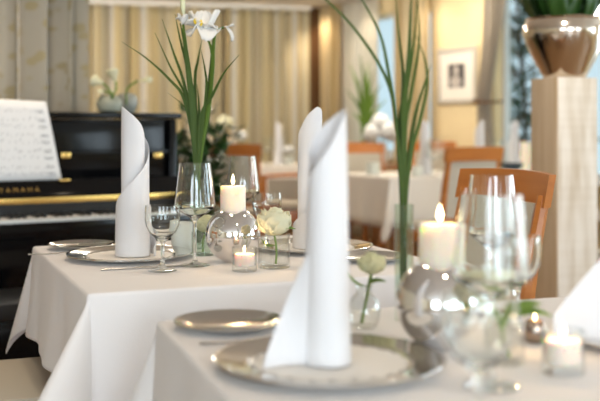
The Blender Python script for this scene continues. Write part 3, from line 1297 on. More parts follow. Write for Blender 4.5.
# tall cylinder vases
def tall_vase(label, loc, R=.019, H=.20):
    return make_tumbler('cylinder_vase', label, loc, R, H, 'vase', 'vase_glass', 'slim cylinder vases', base=.012, t=.002)


dA = 2.74
va_ = xy(197.5, dA)
tall_vase('slim glass vase of the white iris, behind the front wine glass', va_, .021, .19)
dB = 1.72
vb_ = xy(404, dB)
tall_vase('slim glass vase of tall grass left of the blurred chrome ball', vb_, .0165, .20)


def grass(name, label, base, d, blades, mat, cat='grass bunch', foot=(0, 0), dz=None, W=.010):
    t = thing(name, label, cat, base)
    rnd = random.Random(len(blades))
    bx = Vector(base)
    for i, (w, pts) in enumerate(blades):
        n = len(pts)
        dy = rnd.uniform(-.012, .012)
        lean = rnd.uniform(-.12, .12)
        P3 = []
        rz = base[2] + .19
        st = Vector((base[0] + rnd.uniform(-.008, .008), base[1] + rnd.uniform(-.008, .008), base[2] + .016))
        P3.append(st - bx)
        for k, (px, py) in enumerate(pts):
            q = k / max(1, n - 1)
            p = at(px, py, d + dy * .6 + lean * q * q)
            P3.append(p - bx)
        bm = bmesh.new()
        add_blade(bm, P3, w, (1, .25, 0), 26)
        obj('blade', bm, mat, t)
    return t


grass('grass_bunch', 'bunch of thin grass blades around the white iris', va_, dA, [
    (.0085, [(196, 165), (185, 102), (170, 80), (146, 58), (122, 42)]),
    (.009, [(196, 165), (186, 92), (173, 51), (162, 19)]),
    (.008, [(196, 165), (188, 103), (170, 66), (155, 33)]),
    (.008, [(197, 165), (189, 80), (180, 39), (175, 14)]),
    (.009, [(198, 165), (195, 84), (198, 60), (202, 40)]),
    (.007, [(199, 165), (206, 92), (205, 70), (201, 50)]),
    (.010, [(199, 165), (201, 117), (212, 96), (224, 73), (239, 55)]),
    (.007, [(195, 165), (190, 118), (183, 105), (168, 93)]),
    (.009, [(197, 165), (199, 112), (197, 84)]),
    (.018, [(199, 165), (206, 122), (210, 86), (212, 58), (213, 32)]),
    (.018, [(196, 165), (193, 112), (189, 76), (185, 45), (180, 23)]),
], 'leaf')
grass('grass_bunch', 'bunch of tall blurred grass blades in the slim vase at centre right', vb_, dB, [
    (.0065, [(402, 205), (397, 130), (387, 80), (357, 32), (326, 0), (300, -18)]),
    (.0065, [(403, 205), (396, 118), (389, 75), (380, 34), (361, -2), (350, -20)]),
    (.007, [(403, 205), (402, 120), (403, 75), (399, 37), (395, -12)]),
    (.010, [(402, 205), (402, 120), (408, 67), (410, 30), (412, -20)]),
    (.008, [(405, 205), (405, 130), (411, 94), (419, 41), (417, -5)]),
    (.007, [(405, 205), (408, 160), (416, 112), (424, 86), (431, 64)]),
    (.007, [(406, 205), (412, 150), (420, 120), (427, 86), (425, 60), (416, 35)]),
    (.010, [(404, 205), (404, 150), (405, 100), (413, 50), (418, -15)]),
    (.009, [(402, 205), (399, 150), (400, 115), (406, 80)]),
], 'leaf')


# white irises
def iris(label, base, d, path, petals=(), marks=(), buds=()):
    """petals: (from px, to px, width, turn, curl) each a broad white petal built in depth d"""
    bx = Vector(base)
    t = thing('iris_flower', label, 'flower', base, 0, 'white irises')
    pts = [Vector((0, 0, .016))] + [at(px, py, d) - bx for px, py in path]
    obj('stem', tube(spline(pts, 24), lambda q: .0044 - .0010 * q, 8), 'leaf2', t)
    if petals:
        bl = bmesh.new()
        for (p0, p1, dep, W, turn, curl) in petals:
            a, b = at(*p0, d) - bx, at(*p1, d) - bx
            b.y += dep
            ax = b - a
            L = ax.length
            m4 = Matrix.Translation(a) @ ax.to_track_quat('Z', 'Y').to_matrix().to_4x4() @ Matrix.Rotation(turn, 4, 'Z')

            def fn(u, v, m4=m4, L=L, W=W, curl=curl):
                q = (v - .5) * 2
                wd = W * .5 * (.22 + .78 * sin(pi * min(1, .08 + .80 * u)) ** .8)
                ruf = .0035 * sin(9 * q + 5 * u) * u
                return m4 @ Vector((q * wd, -curl * L * sin(pi * u * .9) + .35 * wd * q * q + ruf, L * u * (1 - .10 * q * q)))
            add_grid(bl, fn, 10, 9)
        b = obj('bloom', bl, 'petal', t, True, recalc=False)
        solidify(b, .0007)
    if marks:
        ym = bmesh.new()
        for (p, dy) in marks:
            c = at(*p, d) - bx
            c.y += dy
            bmesh.ops.create_icosphere(ym, subdivisions=2, radius=1, matrix=Matrix.Translation(c) @ Matrix.Diagonal((.0045, .0025, .009, 1)))
        y = obj('yellow_mark', ym, 'petal_yellow', b, True)
    for (pp, W, mt) in buds:
        bm = bmesh.new()
        path = spline([at(px, py, d) - bx for px, py in pp], 10)
        add_tube(bm, path, lambda q: W * (.30 + .70 * sin(pi * min(1, .12 + q * .86))), 10, .8)
        obj('bud', bm, mt, t)
    return t


iris('open white iris with yellow marks in the slim vase', va_, dA, [(199, 165), (206, 120), (211, 81), (212, 57), (209, 42), (204, 34)],
     [((204, 33), (189, 11), .01, .066, .2, .10), ((204, 33), (218, 9), .015, .060, -.3, .10), ((204, 31), (202, 9), .03, .056, 0, .08),
      ((203, 27), (192, 38), -.03, .060, .3, -.18), ((204, 27), (207, 43), -.035, .058, -.2, -.18), ((204, 28), (218, 30), -.01, .040, 0, -.15), ((203, 29), (185, 24), -.01, .040, .4, -.1)],
     [((196, 22), -.022), ((202, 24), -.026)])
iris('half open white iris bud at the top of the bunch, left of the open one', va_, dA, [(196, 165), (195, 120), (190, 78), (186, 45), (183, 24)],
     [((183, 25), (178, 13), .004, .026, .2, .1), ((183, 25), (187, 14), -.004, .022, -.4, .1), ((183, 22), (176, 19), -.01, .020, .2, -.2)],
     (), [([(184, 16), (183, 8), (183, -2), (184, -9)], .0075, 'petal_green')])
iris('drooping white iris petal flower on the right of the bunch', va_, dA, [(200, 165), (209, 110), (213, 70), (214, 42), (217, 31), (224, 27)],
     [((223, 27), (234, 24), 0, .014, .2, .1), ((226, 27), (232, 42), -.006, .016, .3, -.15), ((222, 28), (213, 34), .0, .020, .1, .1)], (), ())

# ------------------------------------------------------------------ piano
PK = Vector((-1.15, 3.84, 0))
PA = radians(32)
wv, mv = Vector((cos(PA), sin(PA), 0)), Vector((-sin(PA), cos(PA), 0))


def ps(px, m):
    k = (px - 300) / F
    return (k * (PK.y + m * mv.y) - (PK.x + m * mv.x)) / (wv.x - k * wv.y)


def pz(px, py, m):
    s = ps(px, m)
    d = PK.y + wv.y * s + mv.y * m
    return EYE - (py - HY) * d / F


SL, SR = ps(180, .28) - 1.50, ps(180, .28)
pn = thing('upright_piano', 'black lacquered upright piano behind the spiral napkin', 'piano', PK, PA)
LIDZ = pz(120, 112.5, .27)
kz_ = .722
lid = obj('lid', box((SL, .255, LIDZ - .026), (SR, .66, LIDZ), .006), 'black', pn)
for s0 in (SL + .012, SR - .045):
    bm = bmesh.new()
    add_box(bm, (s0, .29, 0), (s0 + .034, .65, LIDZ - .027), None, .003)
    add_box(bm, (s0, -.02, kz_ - .11), (s0 + .034, .30, kz_ + .085), None, .006)
    obj('side_panel', bm, 'black', pn)
    obj('leg', box((s0, .0, .06), (s0 + .034, .05, kz_ - .112), .004), 'black', pn)
    obj('toe_block', box((s0 - .004, -.02, 0), (s0 + .038, .34, .058), .004), 'black', pn)
obj('upper_panel', box((SL + .05, .318, .862), (SR - .05, .34, LIDZ - .03), .003), 'black', pn)
zr = pz(100, 150.5, .30)
obj('panel_rail', box((SL + .05, .296, zr - .016), (SR - .05, .3175, zr), .004), 'black', pn)
obj('back_board', box((SL + .05, .60, .05), (SR - .05, .64, LIDZ - .03)), 'satin_black', pn)
for px in (66, 158):
    s = ps(px, .29)
    zh = pz(px, 155, .29)
    obj('hinge', box((s - .021, .289, zh - .014), (s + .021, .2945, zh + .011), .002), 'brass', pn)
# music ledge
zl = pz(60, 180, .2)
bm = bmesh.new()
sE = ps(99, .2)
for (x0, y0, y1) in ((SL + .05, .17, .31), (sE - .12, .17, .31), (sE, .27, .31)):
    pass
P2 = [(SL + .05, .172), (sE - .10, .172), (sE - .02, .20), (sE, .30), (sE, .317), (SL + .05, .317)]
lo = [bm.verts.new((x, y, zl - .026)) for x, y in P2]
hi = [bm.verts.new((x, y, zl)) for x, y in P2]
bm.faces.new(lo)
bm.faces.new(hi)
for i in range(6):
    j = (i + 1) % 6
    bm.faces.new((lo[i], lo[j], hi[j], hi[i]))
obj('music_ledge', bm, 'black', pn)
s = ps(66, .17)
obj('ledge_clip', box((s - .03, .158, zl - .004), (s + .016, .18, zl + .006), .002), 'brass', pn)
# fallboard with gold strip and lettering
zg = pz(60, 199.5, .15)
fm = Matrix.Translation((0, .155, zg + .014)) @ Matrix.Rotation(radians(-58), 4, 'X')
fb = obj('fallboard', box((SL + .05, -.002, 0), (SR - .05, .070, .016), .003, Matrix.Translation((0, .158, zg + .012)) @ Matrix.Rotation(radians(62), 4, 'X')), 'black', pn)
obj('hinge_strip', box((SL + .05, .140, zg - .012), (SR - .05, .158, zg + .012), .002), 'brass', pn)
cu = bpy.data.curves.new('lettering', 'FONT')
cu.body = 'YAMAHA'
cu.size = .029
cu.space_character = 1.6
cu.extrude = .0004
cu.materials.append(M['brass'])
tx = bpy.data.objects.new('lettering', cu)
C.objects.link(tx)
tx.parent = fb
sx0 = ps(-1, .16)
_c, _s = cos(radians(62)), sin(radians(62))
tx.location = (sx0, .158 + .018 * _c - .0168 * _s, zg + .012 + .018 * _s + .0168 * _c)
tx.rotation_euler = (radians(62), 0, 0)
bpy.context.view_layer.update()
_dg = bpy.context.evaluated_depsgraph_get()
_me = bpy.data.meshes.new_from_object(tx.evaluated_get(_dg))
_o = bpy.data.objects.new('maker_lettering', _me)
C.objects.link(_o)
_o.parent = fb
_o.location, _o.rotation_euler = tx.location, tx.rotation_euler
bpy.data.objects.remove(tx)
_o['label'] = 'gold maker name lettering'
obj('key_back_rail', box((SL + .05, .142, kz_ - .02), (SR - .05, .16, zg - .013)), 'satin_black', pn)
# keys
bm = bmesh.new()
k0, k1 = SL + .06, SR - .06
nk = 52
kw = (k1 - k0) / nk
for i in range(nk):
    add_box(bm, (k0 + i * kw + .0006, 0, kz_ - .022), (k0 + (i + 1) * kw - .0006, .141, kz_))
obj('white_keys', bm, 'ivory', pn, False)
bm = bmesh.new()
for i in range(nk - 1):
    if (i + 2) % 7 in (0, 1, 3, 4, 5):
        c = k0 + (i + 1) * kw
        add_box(bm, (c - .006, .048, kz_ - .002), (c + .006, .140, kz_ + .012), None, .0015)
obj('black_keys', bm, 'satin_black', pn)
obj('key_slip', box((SL + .05, -.022, kz_ - .075), (SR - .05, -.002, kz_ - .012), .003), 'black', pn)
obj('key_bed', box((SL + .045, -.012, kz_ - .115), (SR - .045, .30, kz_ - .024)), 'black', pn)
obj('lower_panel', box((SL + .05, .30, .10), (SR - .05, .325, kz_ - .117), .003), 'black', pn)
obj('plinth', box((SL + .05, .295, .0), (SR - .05, .34, .098), .003), 'black', pn)
for k in range(2):
    s = (SL + SR) / 2 - .06 + .1 * k
    obj('pedal', tube(spline([(s, .30, .06), (s, .22, .055), (s, .17, .045)], 8), lambda t: .008 + .008 * t, 8, .4, (1, 0, 0)), 'brass', pn)

# piano bench
bn = thing('piano_bench', 'black piano bench low in front of the keyboard at the left edge', 'bench', PK + wv * -.06 + mv * -.40, PA)
obj('seat', box((-.33, -.16, .44), (.33, .16, .50), .012), 'satin_black', bn)
obj('apron', box((-.31, -.145, .37), (.31, .145, .44), .003), 'black', bn)
for sx in (-1, 1):
    for sy in (-1, 1):
        obj('leg', box((sx * .29 - .02, sy * .125 - .02, 0), (sx * .29 + .02, sy * .125 + .02, .375), .003), 'black', bn)

# sheet music
sm = thing('sheet_music', 'white printed sheet music leaning on the piano', 'sheet music', PK, PA)
pbr = Vector((ps(62, .18), .185, zl))
ptr = Vector((ps(46, .236), .236, pz(46, 101.5, .236)))
bl_ = Vector((ps(0, .18) - .06, .185, zl))
tl_ = bl_ + (ptr - pbr) + Vector((0, 0, .012))
pbr.z = max(pbr.z, zl + .001)
bl_.z = zl + .001
ey, ex = None, None


def sheet(u, v, off=0.0):
    b = bl_.lerp(pbr, u)
    t = tl_.lerp(ptr, u)
    p = b.lerp(t, v)
    nr = (pbr - bl_).cross(tl_ - bl_).normalized()
    return p + nr * (.004 * sin(pi * v) + .003 * sin(pi * u) + off)


bm = bmesh.new()
add_grid(bm, lambda u, v: sheet(u, v), 10, 10)
pg = obj('page', bm, 'paper', sm)
solidify(pg, .0012)
bm = bmesh.new()
rnd = random.Random(6)


def ink(u0, v0, u1, v1):
    vs = [bm.verts.new(sheet(a, b, .0014)) for a, b in ((u0, v0), (u1, v0), (u1, v1), (u0, v1))]
    bm.faces.new(vs)


nst = 9
for k in range(nst):
    vb0 = .06 + k * .098
    if k % 2:
        vb0 -= .012
    for l in range(5):
        y = vb0 + l * .0085
        ink(.06, y, .93, y + .0024)
    u = .10
    while u < .92:
        y = vb0 + rnd.uniform(-.005, .035)
        ink(u, y, u + .011, y + .0075)
        ink(u + .0095, y, u + .011, y + .028)
        if rnd.random() < .3:
            ink(u + .009, y + .025, u + .04, y + .028)
        u += rnd.choice((.035, .05, .07, .09))
    for bar in (.06, .28, .5, .72, .93):
        ink(bar, vb0, bar + .002, vb0 + .036)
obj('music_notation', bm, 'ink', sm, False, label='dark printed staves and notes', recalc=False)

# near patterned drapes behind the piano
MP = Matrix.Translation(PK) @ Matrix.Rotation(PA, 4, 'Z')
g = 'leaf patterned drapes behind the piano'
e0, e1 = ps(88, .80), ps(22, .80)
curtain('drape', 'leaf patterned gold drape rising right of the sheet music', MP, K(e1 + .01), K(e0), .02, CEIL - .01, 3, .062, 'curtain_near', .80, 21, g)
curtain('drape', 'grey folded drape at the left edge above the sheet music', MP, K(e1 - .55), K(e1 - .01), .02, CEIL - .01, 6, .058, 'curtain_near', .80, 25, g)

# calla vases on the piano lid
v1 = at(109.5, 112, 4.36)


def on_lid(px, m):
    p = PK + wv * ps(px, m) + mv * m
    return (p.x, p.y, LIDZ)


p1, p2 = on_lid(109.5, .36), on_lid(127, .45)
pr = [(0, 0), (.03, 0), (.05, .01), (.0585, .034), (.055, .056), (.042, .072), (.036, .076), (.034, .075), (.040, .070), (.052, .055), (.0555, .034), (.048, .012), (.03, .004), (0, .004)]
tag(obj('bowl_vase', lathe(pr, 40), 'dusty_glass', None, True, p1), 'greenish glass bowl vase on the piano lid', 'vase')
pr = [(0, 0), (.028, 0), (.040, .01), (.050, .04), (.049, .068), (.038, .086), (.030, .090), (.028, .089), (.035, .083), (.045, .066), (.046, .04), (.036, .012), (0, .006)]
tag(obj('grey_vase', lathe(pr, 40), 'grey_bowl', None, True, p2), 'grey round vase on the piano lid, right behind the glass bowl', 'vase')


def calla(label, base, pts, d, W):
    t = thing('calla_lily', label, 'flower', base, 0, 'calla lilies on the piano')
    bx = Vector(base)
    P3 = [Vector((0, 0, .012))] + [at(px, py, d) - bx for px, py in pts]
    path = spline(P3, 20)
    obj('stem', tube(path[:14], .0045, 8), 'leaf_mid', t)
    a, b = path[13], path[-1]
    ax = (b - a)
    L = ax.length
    bm = bmesh.new()
    q = ax.to_track_quat('Z', 'Y').to_matrix().to_4x4()

    def fn(u, v):
        ang = (v - .5) * 2 * pi * .92
        r = W * (.25 + .75 * u ** 1.2) * (1 + .35 * cos(ang) * u)
        z = L * (u * (.8 + .28 * cos(ang) * u))
        return a + (q @ Vector((r * cos(ang), r * sin(ang), z)))
    add_grid(bm, fn, 8, 16)
    o = obj('bloom', bm, 'calla', t, recalc=False)
    solidify(o, .0012)
    return t


dc = 4.40
calla('yellow green calla lily pointing left out of the piano bowl', p1, [(112, 96), (108, 88), (101, 82), (93, 80)], dc, .027)
calla('tall yellow green calla lily in the middle of the piano bowl', p1, [(113, 96), (116, 88), (115, 79), (112, 70)], dc, .027)
calla('long calla lily reaching right from the grey piano vase', p2, [(126, 94), (128, 88), (134, 83), (143, 79), (151, 79)], dc + .08, .013)
calla('small calla lily low between the two piano vases', p1, [(112, 96), (107, 92), (103, 91), (99, 92)], dc, .014)

# ------------------------------------------------------------------ leafy plant by the piano
def leafy_plant(name, label, loc, H0, H1, R, nst, nl, LW, mat, seed, pot_r, pot_h, pot_mat):
    t = thing(name, label, 'plant', loc)
    rnd = random.Random(seed)
    pr = [(0, 0), (pot_r * .75, 0), (pot_r, pot_h * .97), (pot_r, pot_h), (pot_r * .92, pot_h), (pot_r * .88, pot_h * .85), (0, pot_h * .85)]
    obj('pot', lathe(pr, 32), pot_mat, t)
    bs, bf = bmesh.new(), bmesh.new()
    for i in range(nst):
        a = 2 * pi * i / nst + rnd.uniform(-.4, .4)
        rr = R * rnd.uniform(.35, 1.0)
        top = Vector((rr * cos(a), rr * sin(a), rnd.uniform(H0 * .6 + H1 * .4, H1) - (rr / R) ** 2 * .10))
        mid = Vector((rr * .45 * cos(a), rr * .45 * sin(a), pot_h + (top.z - pot_h) * .62))
        base = Vector((pot_r * .5 * cos(a), pot_r * .5 * sin(a), pot_h * .84))
        path = spline([base, mid, top], 14)
        add_tube(bs, path, lambda q: .006 * (1 - .7 * q), 6)
        for k in range(nl):
            q = rnd.uniform(.35, 1)
            p = path[min(13, int(q * 13))]
            az = rnd.uniform(0, 2 * pi)
            L = LW[0] * rnd.uniform(.7, 1.2)
            dirv = Vector((cos(az), sin(az), rnd.uniform(-.8, .45))).normalized()
            sd = dirv.cross(Vector((0, 0, 1))).normalized()
            leaf_mesh(bf, p, p + dirv * L, LW[1] * rnd.uniform(.8, 1.2), sd, .18)
    obj('stems', bs, 'bark' if mat != 'leaf_mid' else 'leaf_mid', t)
    o = obj('foliage', bf, mat, t, recalc=False)
    solidify(o, .0006)
    return t


leafy_plant('leafy_plant', 'dark leafy potted plant right of the piano, behind the iris stems', (-.515, 4.95, 0), .62, 1.24, .19, 24, 22, (.115, .046), 'leaf_dark', 5, .14, .34, 'terracotta')

# ------------------------------------------------------------------ pedestal, pot, pot plant
PDA = radians(19.6)
e1_, e2_ = rot(PDA)
pe = Vector((1.084, 4.2, 0)) + (e1_ + e2_) * .098
PEDZ = EYE + .050 * 4.2
pd = thing('timber_pedestal', 'tall square whitewashed timber pedestal under the silver pot', 'pedestal', pe, PDA)
h = .098
obj('post', box((-h, -h, 0), (h, h, PEDZ), .003), 'whitewash', pd)
M['tan_timber'] = principled('side_board_tan', (.52, .38, .24), .8, var=(2.2, (.60, .47, .33), (9, 9, .9)))  # darker tan tone for the board over the left face
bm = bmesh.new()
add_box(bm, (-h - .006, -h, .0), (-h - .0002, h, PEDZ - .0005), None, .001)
obj('side_board', bm, 'tan_timber', pd, label='tan timber board on one side')
pp = thing('silver_pot', 'shiny wide silver pot on the timber pedestal', 'plant pot', (pe.x, pe.y, PEDZ))
pr = [(0, 0), (.086, 0), (.090, .004), (.098, .02), (.122, .065), (.148, .115), (.166, .155), (.1755, .188), (.1765, .205), (.1735, .222), (.167, .238), (.160, .250),
      (.158, .256), (.152, .256), (.153, .250), (.161, .236), (.168, .205), (.158, .155), (.09, .02), (0, .015)]
obj('body', lathe(pr, 64), 'pot', pp)
bm = bmesh.new()
add_lathe(bm, [(.156, .251), (.163, .251), (.166, .2545), (.163, .258), (.156, .258), (.153, .2545)], 64, None, True)
obj('rim', bm, 'pot', pp)
pl = thing('pot_plant', 'broad leaved dark green plant growing out of the silver pot', 'plant', (pe.x, pe.y, PEDZ + .02))
obj('soil', lathe([(0, .0), (.08, .0), (.13, .18), (0, .185)], 32), 'bark', pl)
rnd = random.Random(31)
bm = bmesh.new()
for i in range(90):
    a = rnd.uniform(0, 2 * pi)
    r0 = rnd.uniform(.02, .105)
    p0 = Vector((r0 * cos(a), r0 * sin(a), .19))
    tilt = rnd.uniform(.0, .50)
    L = rnd.uniform(.16, .34)
    dr = Vector((cos(a) * sin(tilt), sin(a) * sin(tilt), cos(tilt)))
    leaf_mesh(bm, p0, p0 + dr * L, rnd.uniform(.045, .075), dr.cross(Vector((sin(a), -cos(a), .3))).cross(dr) if rnd.random() < .5 else Vector((-sin(a), cos(a), 0)), .12)
o = obj('foliage', bm, 'leaf_dark', pl, recalc=False)
solidify(o, .0008)
bm = bmesh.new()
for k in range(5):
    add_petal(bm, Matrix.Translation((-.062, -.13, .285)) @ Matrix.Rotation(2 * pi * k / 5, 4, 'Y') @ Matrix.Rotation(-.9, 4, 'X'), .026, .022, .2, .2)
o = obj('white_blossom', bm, 'petal', pl, recalc=False, label='single white blossom')
solidify(o, .0008)

# ------------------------------------------------------------------ side table under the narrow window with bouquet and grass
st = thing('side_table', 'small side table below the narrow window carrying the white bouquet', 'table', (.68, 8.78, 0), radians(-55))
obj('table_top', box((-.28, -.2, .72), (.28, .2, .75), .004), 'table_wood', st)
for sx in (-1, 1):
    for sy in (-1, 1):
        obj('leg', box((sx * .24 - .02, sy * .16 - .02, 0), (sx * .24 + .02, sy * .16 + .02, .718), .003), 'table_wood', st)
vb3 = (.69, 8.62, TZ)
pr = [(0, 0), (.05, 0), (.065, .02), (.07, .10), (.06, .17), (.064, .19), (.058, .19), (.054, .17), (.063, .1), (.058, .02), (0, .012)]
tag(obj('bouquet_vase', lathe(pr, 32), 'white_paint', None, True, vb3), 'white vase holding the bright white bouquet', 'vase')
bq = thing('hydrangea_bouquet', 'big bright white hydrangea bouquet before the narrow window', 'bouquet', UP(vb3, .012))
rnd = random.Random(77)
for k in range(5):
    a = 2 * pi * k / 5
    obj('stem', tube([Vector((.02 * cos(a), .02 * sin(a), 0)), Vector((.03 * cos(a), .03 * sin(a), .15)), Vector((.07 * cos(a), .07 * sin(a), .27))], .005, 6), 'leaf_mid', bq)
for (cx, cy, cz, R) in ((-.07, -.05, .28, .075), (.06, -.06, .29, .08), (0, .05, .32, .09), (.0, -.04, .36, .08), (-.10, .03, .24, .055), (.10, .03, .25, .06)):
    bm = bmesh.new()
    for i in range(60):
        z = 1 - 2 * (i + .5) / 60
        a = i * 2.39996
        r = sqrt(1 - z * z)
        n = Vector((r * cos(a), r * sin(a), z))
        bmesh.ops.create_icosphere(bm, subdivisions=1, radius=R * .26, matrix=Matrix.Translation(Vector((cx, cy, cz)) + n * R * rnd.uniform(.78, .92)) @ n.to_track_quat('Z', 'Y').to_matrix().to_4x4() @ Matrix.Diagonal((1, 1, .45, 1)))
    obj('bloom', bm, 'petal', bq)

gp = (.585, 8.95, TZ)
gpt = thing('grass_plant', 'tall yellow green potted grass before the white sheer curtain', 'plant', gp)
obj('pot', lathe([(0, 0), (.05, 0), (.065, .11), (.065, .13), (.058, .13), (.055, .11), (0, .105)], 32), 'cream_glaze', gpt)
bx = Vector(gp)
tips = [(350, 64), (360, 55), (347, 90), (368, 75), (374, 70), (381, 84), (386, 100), (352, 112), (372, 88), (363, 82), (378, 96), (358, 78), (369, 62), (376, 108)]
for i, (px, py) in enumerate(tips):
    tp = at(px, py, 8.95 + random.Random(i).uniform(-.1, .1)) - bx
    b0 = Vector((.02 * sin(i), .02 * cos(i * 2), .1))
    mid = b0.lerp(tp, .55) + Vector((-.25 * (tp.x - b0.x), 0, .06))
    bm = bmesh.new()
    add_blade(bm, [b0, mid, tp], .036, (1, .2, 0), 12, .0015)
    obj('blade', bm, 'leaf_mid' if i % 3 == 0 else 'leaf2', gpt)

# ------------------------------------------------------------------ things on the far tables
def far_napkin(label, loc, rz, s=1.0):
    return dup([x for x in C.objects if x.name == 'napkin'][0], loc, rz, label)


far_napkin('far rolled napkin between the grass blades and the turned cherry chair', xy(425, 6.9), 1.0)
far_napkin('far rolled napkin left of the tied curtain, above the turned chair rail', xy(480, 6.9), 2.0)
far_napkin('far rolled napkin before the tree window, left of the pedestal', xy(514, 7.3), 4.0)
far_napkin('far rolled napkin on the table before the striped curtain', xy(279, 8.75), .5)
tcp = xy(373, 6.98)
make_tumbler('tealight_glass', 'clear tea light glass on the mid-distance table below the bouquet', tcp, .045, .085, 'candle holder', 'frost', 'tea light glasses')
tcp2 = xy(417, 6.75)
make_tumbler('tealight_glass', 'white tea light glass on the mid-distance table right of the grass blades', tcp2, .04, .07, 'candle holder', 'frost', 'tea light glasses')
# white candle block and dark bowl by the tree window
cw = xy(527, 7.4)
candle('block_candle', 'white block candle beside the pedestal before the tree window', cw, .05, .22, 'wax', 0)
bw = xy(511, 7.15)
tag(obj('dark_bowl', lathe([(0, 0), (.03, 0), (.035, .004), (.08, .05), (.09, .075), (.086, .075), (.075, .05), (.03, .01), (0, .01)], 32), 'dark_bowl', None, True, bw),
    'small dark bowl before the far napkin at the tree window', 'bowl')
# far table: cream vase with pale flower, small green-white flowers
fvz = xy(227, 8.72)
tag(obj('cream_vase', lathe([(0, 0), (.05, 0), (.058, .05), (.05, .2), (.042, .27), (.036, .27), (.04, .2), (.046, .05), (0, .02)], 32), 'cream_glaze', None, True, fvz), 'slim cream vase above the far turned chair rail', 'vase')
rose('pale yellow bloom in the slim cream vase before the striped curtain', UP(fvz, .025), [(0, 0, 0), (0, 0, .15), (-.02, 0, .31)], .09, 'petal_cream', 40, 'far flowers')
fg = xy(240, 8.75)
make_tumbler('flower_glass', 'far glass with a small white flower, right of the slim cream vase', fg, .05, .16, 'vase', 'frost', 'far flowers')
rose('small white flower in the far glass right of the slim cream vase', UP(fg, .01), [(0, 0, 0), (0, 0, .1), (.01, 0, .22)], .065, 'petal', 41, 'far flowers')
fh = xy(289, 8.7)
make_tumbler('flower_glass', 'far low glass right of the napkin before the striped curtain', fh, .04, .08, 'vase', 'frost', 'far flowers')
rose('white flower in the far low glass right of the napkin', UP(fh, .01), [(0, 0, 0), (0, 0, .05), (0, 0, .1)], .06, 'petal', 42, 'far flowers')
fi = xy(251, 8.7)
make_tumbler('flower_glass', 'far low glass left of the far wine glass before the striped curtain', fi, .04, .07, 'vase', 'frost', 'far flowers')
rose('pinkish white flower in the far low glass beside the turned chair', UP(fi, .01), [(0, 0, 0), (0, 0, .04), (0, 0, .08)], .06, 'petal', 43, 'far flowers')

# ------------------------------------------------------------------ trees outside
def tree(label, loc, H, R, seed, nb=46):
    t = thing('tree', label, 'tree', loc, 0, 'trees outside the windows')
    rnd = random.Random(seed)
    bt, bf = bmesh.new(), bmesh.new()
    add_tube(bt, spline([(0, 0, 0), (.05, .03, H * .4), (-.04, 0, H * .75), (.02, 0, H)], 16), lambda q: .028 * (1 - .8 * q), 8)
    for i in range(nb):
        z = rnd.uniform(.15, .95) * H
        a = rnd.uniform(0, 2 * pi)
        L = R * rnd.uniform(.5, 1.0) * (1 - .3 * z / H)
        p0 = Vector((0, 0, z))
        p1 = p0 + Vector((cos(a) * L * .6, sin(a) * L * .6, .10))
        p2 = p0 + Vector((cos(a) * L, sin(a) * L, -.25 * rnd.random()))
        path = spline([p0, p1, p2], 10)
        add_tube(bt, path, lambda q: .010 * (1 - .8 * q), 5)
        for k in range(20):
            p = path[rnd.randint(2, 9)]
            dv = Vector((rnd.uniform(-1, 1), rnd.uniform(-1, 1), rnd.uniform(-1.3, .3))).normalized()
            leaf_mesh(bf, p, p + dv * rnd.uniform(.08, .2), .020, dv.orthogonal(), .1)
    obj('trunk', bt, 'bark', t)
    o = obj('foliage', bf, 'twig', t, recalc=False)
    solidify(o, .001)
    return t


p = Vector((2.02, 9.15, 0))
tree('slender tree close outside the window left of the pedestal', (p.x, p.y, -.3), 3.6, .62, 3, 70)
p = Vector((2.35, 10.6, 0))
tree('darker tree further outside the window, behind the pedestal', (p.x, p.y, -.3), 3.4, .9, 8, 26)

# ------------------------------------------------------------------ lights
def area(name, loc, target, size, size_y, power, col, spread=None):
    l = bpy.data.lights.new(name, 'AREA')
    l.shape = 'RECTANGLE'
    l.size, l.size_y = size, size_y
    l.energy = power
    l.color = col
    if spread:
        l.spread = spread
    o = bpy.data.objects.new(name, l)
    C.objects.link(o)
    o.location = loc
    o.rotation_euler = (Vector(target) - Vector(loc)).to_track_quat('-Z', 'Y').to_euler()
    return o


DAY = (.80, .90, 1.0)
for (s0, s1, z0, z1), pw in zip(BACKW, (70, 110, 60)):
    c = (s0 + s1) / 2
    area('daylight_back_window', (c, -3.3, (z0 + z1) / 2), (c, 0, .9), s1 - s0 - .2, z1 - z0 - .2, pw, DAY)
for (s0, s1, z0, z1), pw in zip(WINDOWS, (25, 45, 70, 70, 60)):
    c = rw((s0 + s1) / 2, .40, (z0 + z1) / 2)
    tgt = rw((s0 + s1) / 2, -3, .9)
    if s0 < 5:
        continue
    area('daylight_side_window', c, tgt, s1 - s0 - .2, z1 - z0 - .2, pw, DAY)
WARM = (1.0, .80, .58)


def spot(name, loc, target, power, col, size=100, blend=.8, rad=.05):
    l = bpy.data.lights.new(name, 'SPOT')
    l.energy = power
    l.color = col
    l.spot_size = radians(size)
    l.spot_blend = blend
    l.shadow_soft_size = rad
    o = bpy.data.objects.new(name, l)
    C.objects.link(o)
    o.location = loc
    o.rotation_euler = (Vector(target) - Vector(loc)).to_track_quat('-Z', 'Y').to_euler()
    return o


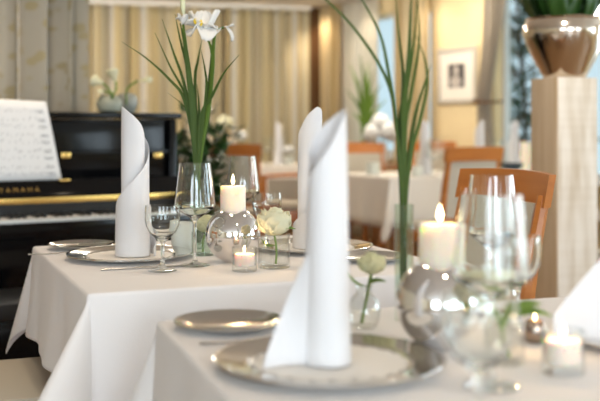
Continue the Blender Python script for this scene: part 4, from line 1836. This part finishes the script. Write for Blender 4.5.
# warm ceiling downlights: over the tables, along the walls, one added to brighten the pedestal
for (x, y, pw) in ((-.3, 2.5, 21), (.45, 1.2, 12), (.75, 3.1, 12), (1.4, 4.4, 20), (-1.1, 3.9, 40)):
    spot('unseen_ceiling_spot', (x, y, CEIL - .02), (x, y, 0), pw, WARM, 130, .9, .06)
spot('unseen_ceiling_spot', (.85, 3.2, CEIL - .02), (1.14, 4.3, 1.0), 60, (1, .9, .76), 42, .8, .05)  # added spot aimed at the pedestal to brighten it, no fitting built
spot('unseen_ceiling_spot', (.72, 8.4, CEIL - .02), (.69, 8.62, 1.0), 55, (1, .95, .88), 45, .7, .05)  # added spot that brightens the white bouquet
for s, pw in ((.32, 34), (1.05, 14), (2.05, 12), (2.55, 6)):
    q = rw(s, -.30, CEIL - .02)
    spot('wall_washer', q, rw(s, .0, 1.0), pw, WARM, 110, .9, .05)
for s, pw in ((1.5, 8), (2.6, 8)):
    q = lw(s, -.75, CEIL - .02)
    spot('wall_washer', q, lw(s, 0, .9), pw, WARM, 120, .9, .05)


def fill_point(name, loc, power, col, rad=.09):
    l = bpy.data.lights.new(name, 'POINT')
    l.energy = power
    l.color = col
    l.shadow_soft_size = rad
    o = bpy.data.objects.new(name, l)
    C.objects.link(o)
    o.location = loc
    return o


for loc, pw in (((-1.3, 8.1, 2.2), 62), ((.75, 7.6, 2.12), 36), ((1.25, 5.6, 1.95), 16)):  # unseen point lights added to lift the ceiling and far walls
    fill_point('unseen_fill_light', loc, pw, (1, .90, .76))
for (x, y, z, R) in FL:
    l = bpy.data.lights.new('flame_light', 'POINT')
    l.energy = .9 if R > .03 else .35
    l.color = (1, .62, .28)
    l.shadow_soft_size = .004
    o = bpy.data.objects.new('flame_light', l)
    C.objects.link(o)
    o.location = (x, y, z + .004)

W = bpy.data.worlds.new('World')
bpy.context.scene.world = W
W.use_nodes = True
bg = W.node_tree.nodes['Background']
bg.inputs['Color'].default_value = (.66, .85, .95, 1)
bg.inputs['Strength'].default_value = 1.0

# ------------------------------------------------------------------ camera
cd = bpy.data.cameras.new('camera')
cam = bpy.data.objects.new('camera', cd)
C.objects.link(cam)
cam.location = (0, 0, EYE)
cam.rotation_euler = (pi / 2, 0, 0)
cd.sensor_width = 36
cd.lens = 60
cd.shift_y = -(200.5 - HY) / 600
cd.clip_start = .05
cd.clip_end = 100
cd.dof.use_dof = True
cd.dof.focus_distance = 2.36
cd.dof.aperture_fstop = 2.8
sc = bpy.context.scene
sc.camera = cam
sc.cycles.transparent_max_bounces = 64
sc.view_settings.view_transform = 'Standard'
sc.view_settings.look = 'None'
sc.view_settings.gamma = 1
sc.view_settings.exposure = 0.12
sc.view_settings.use_curve_mapping = False
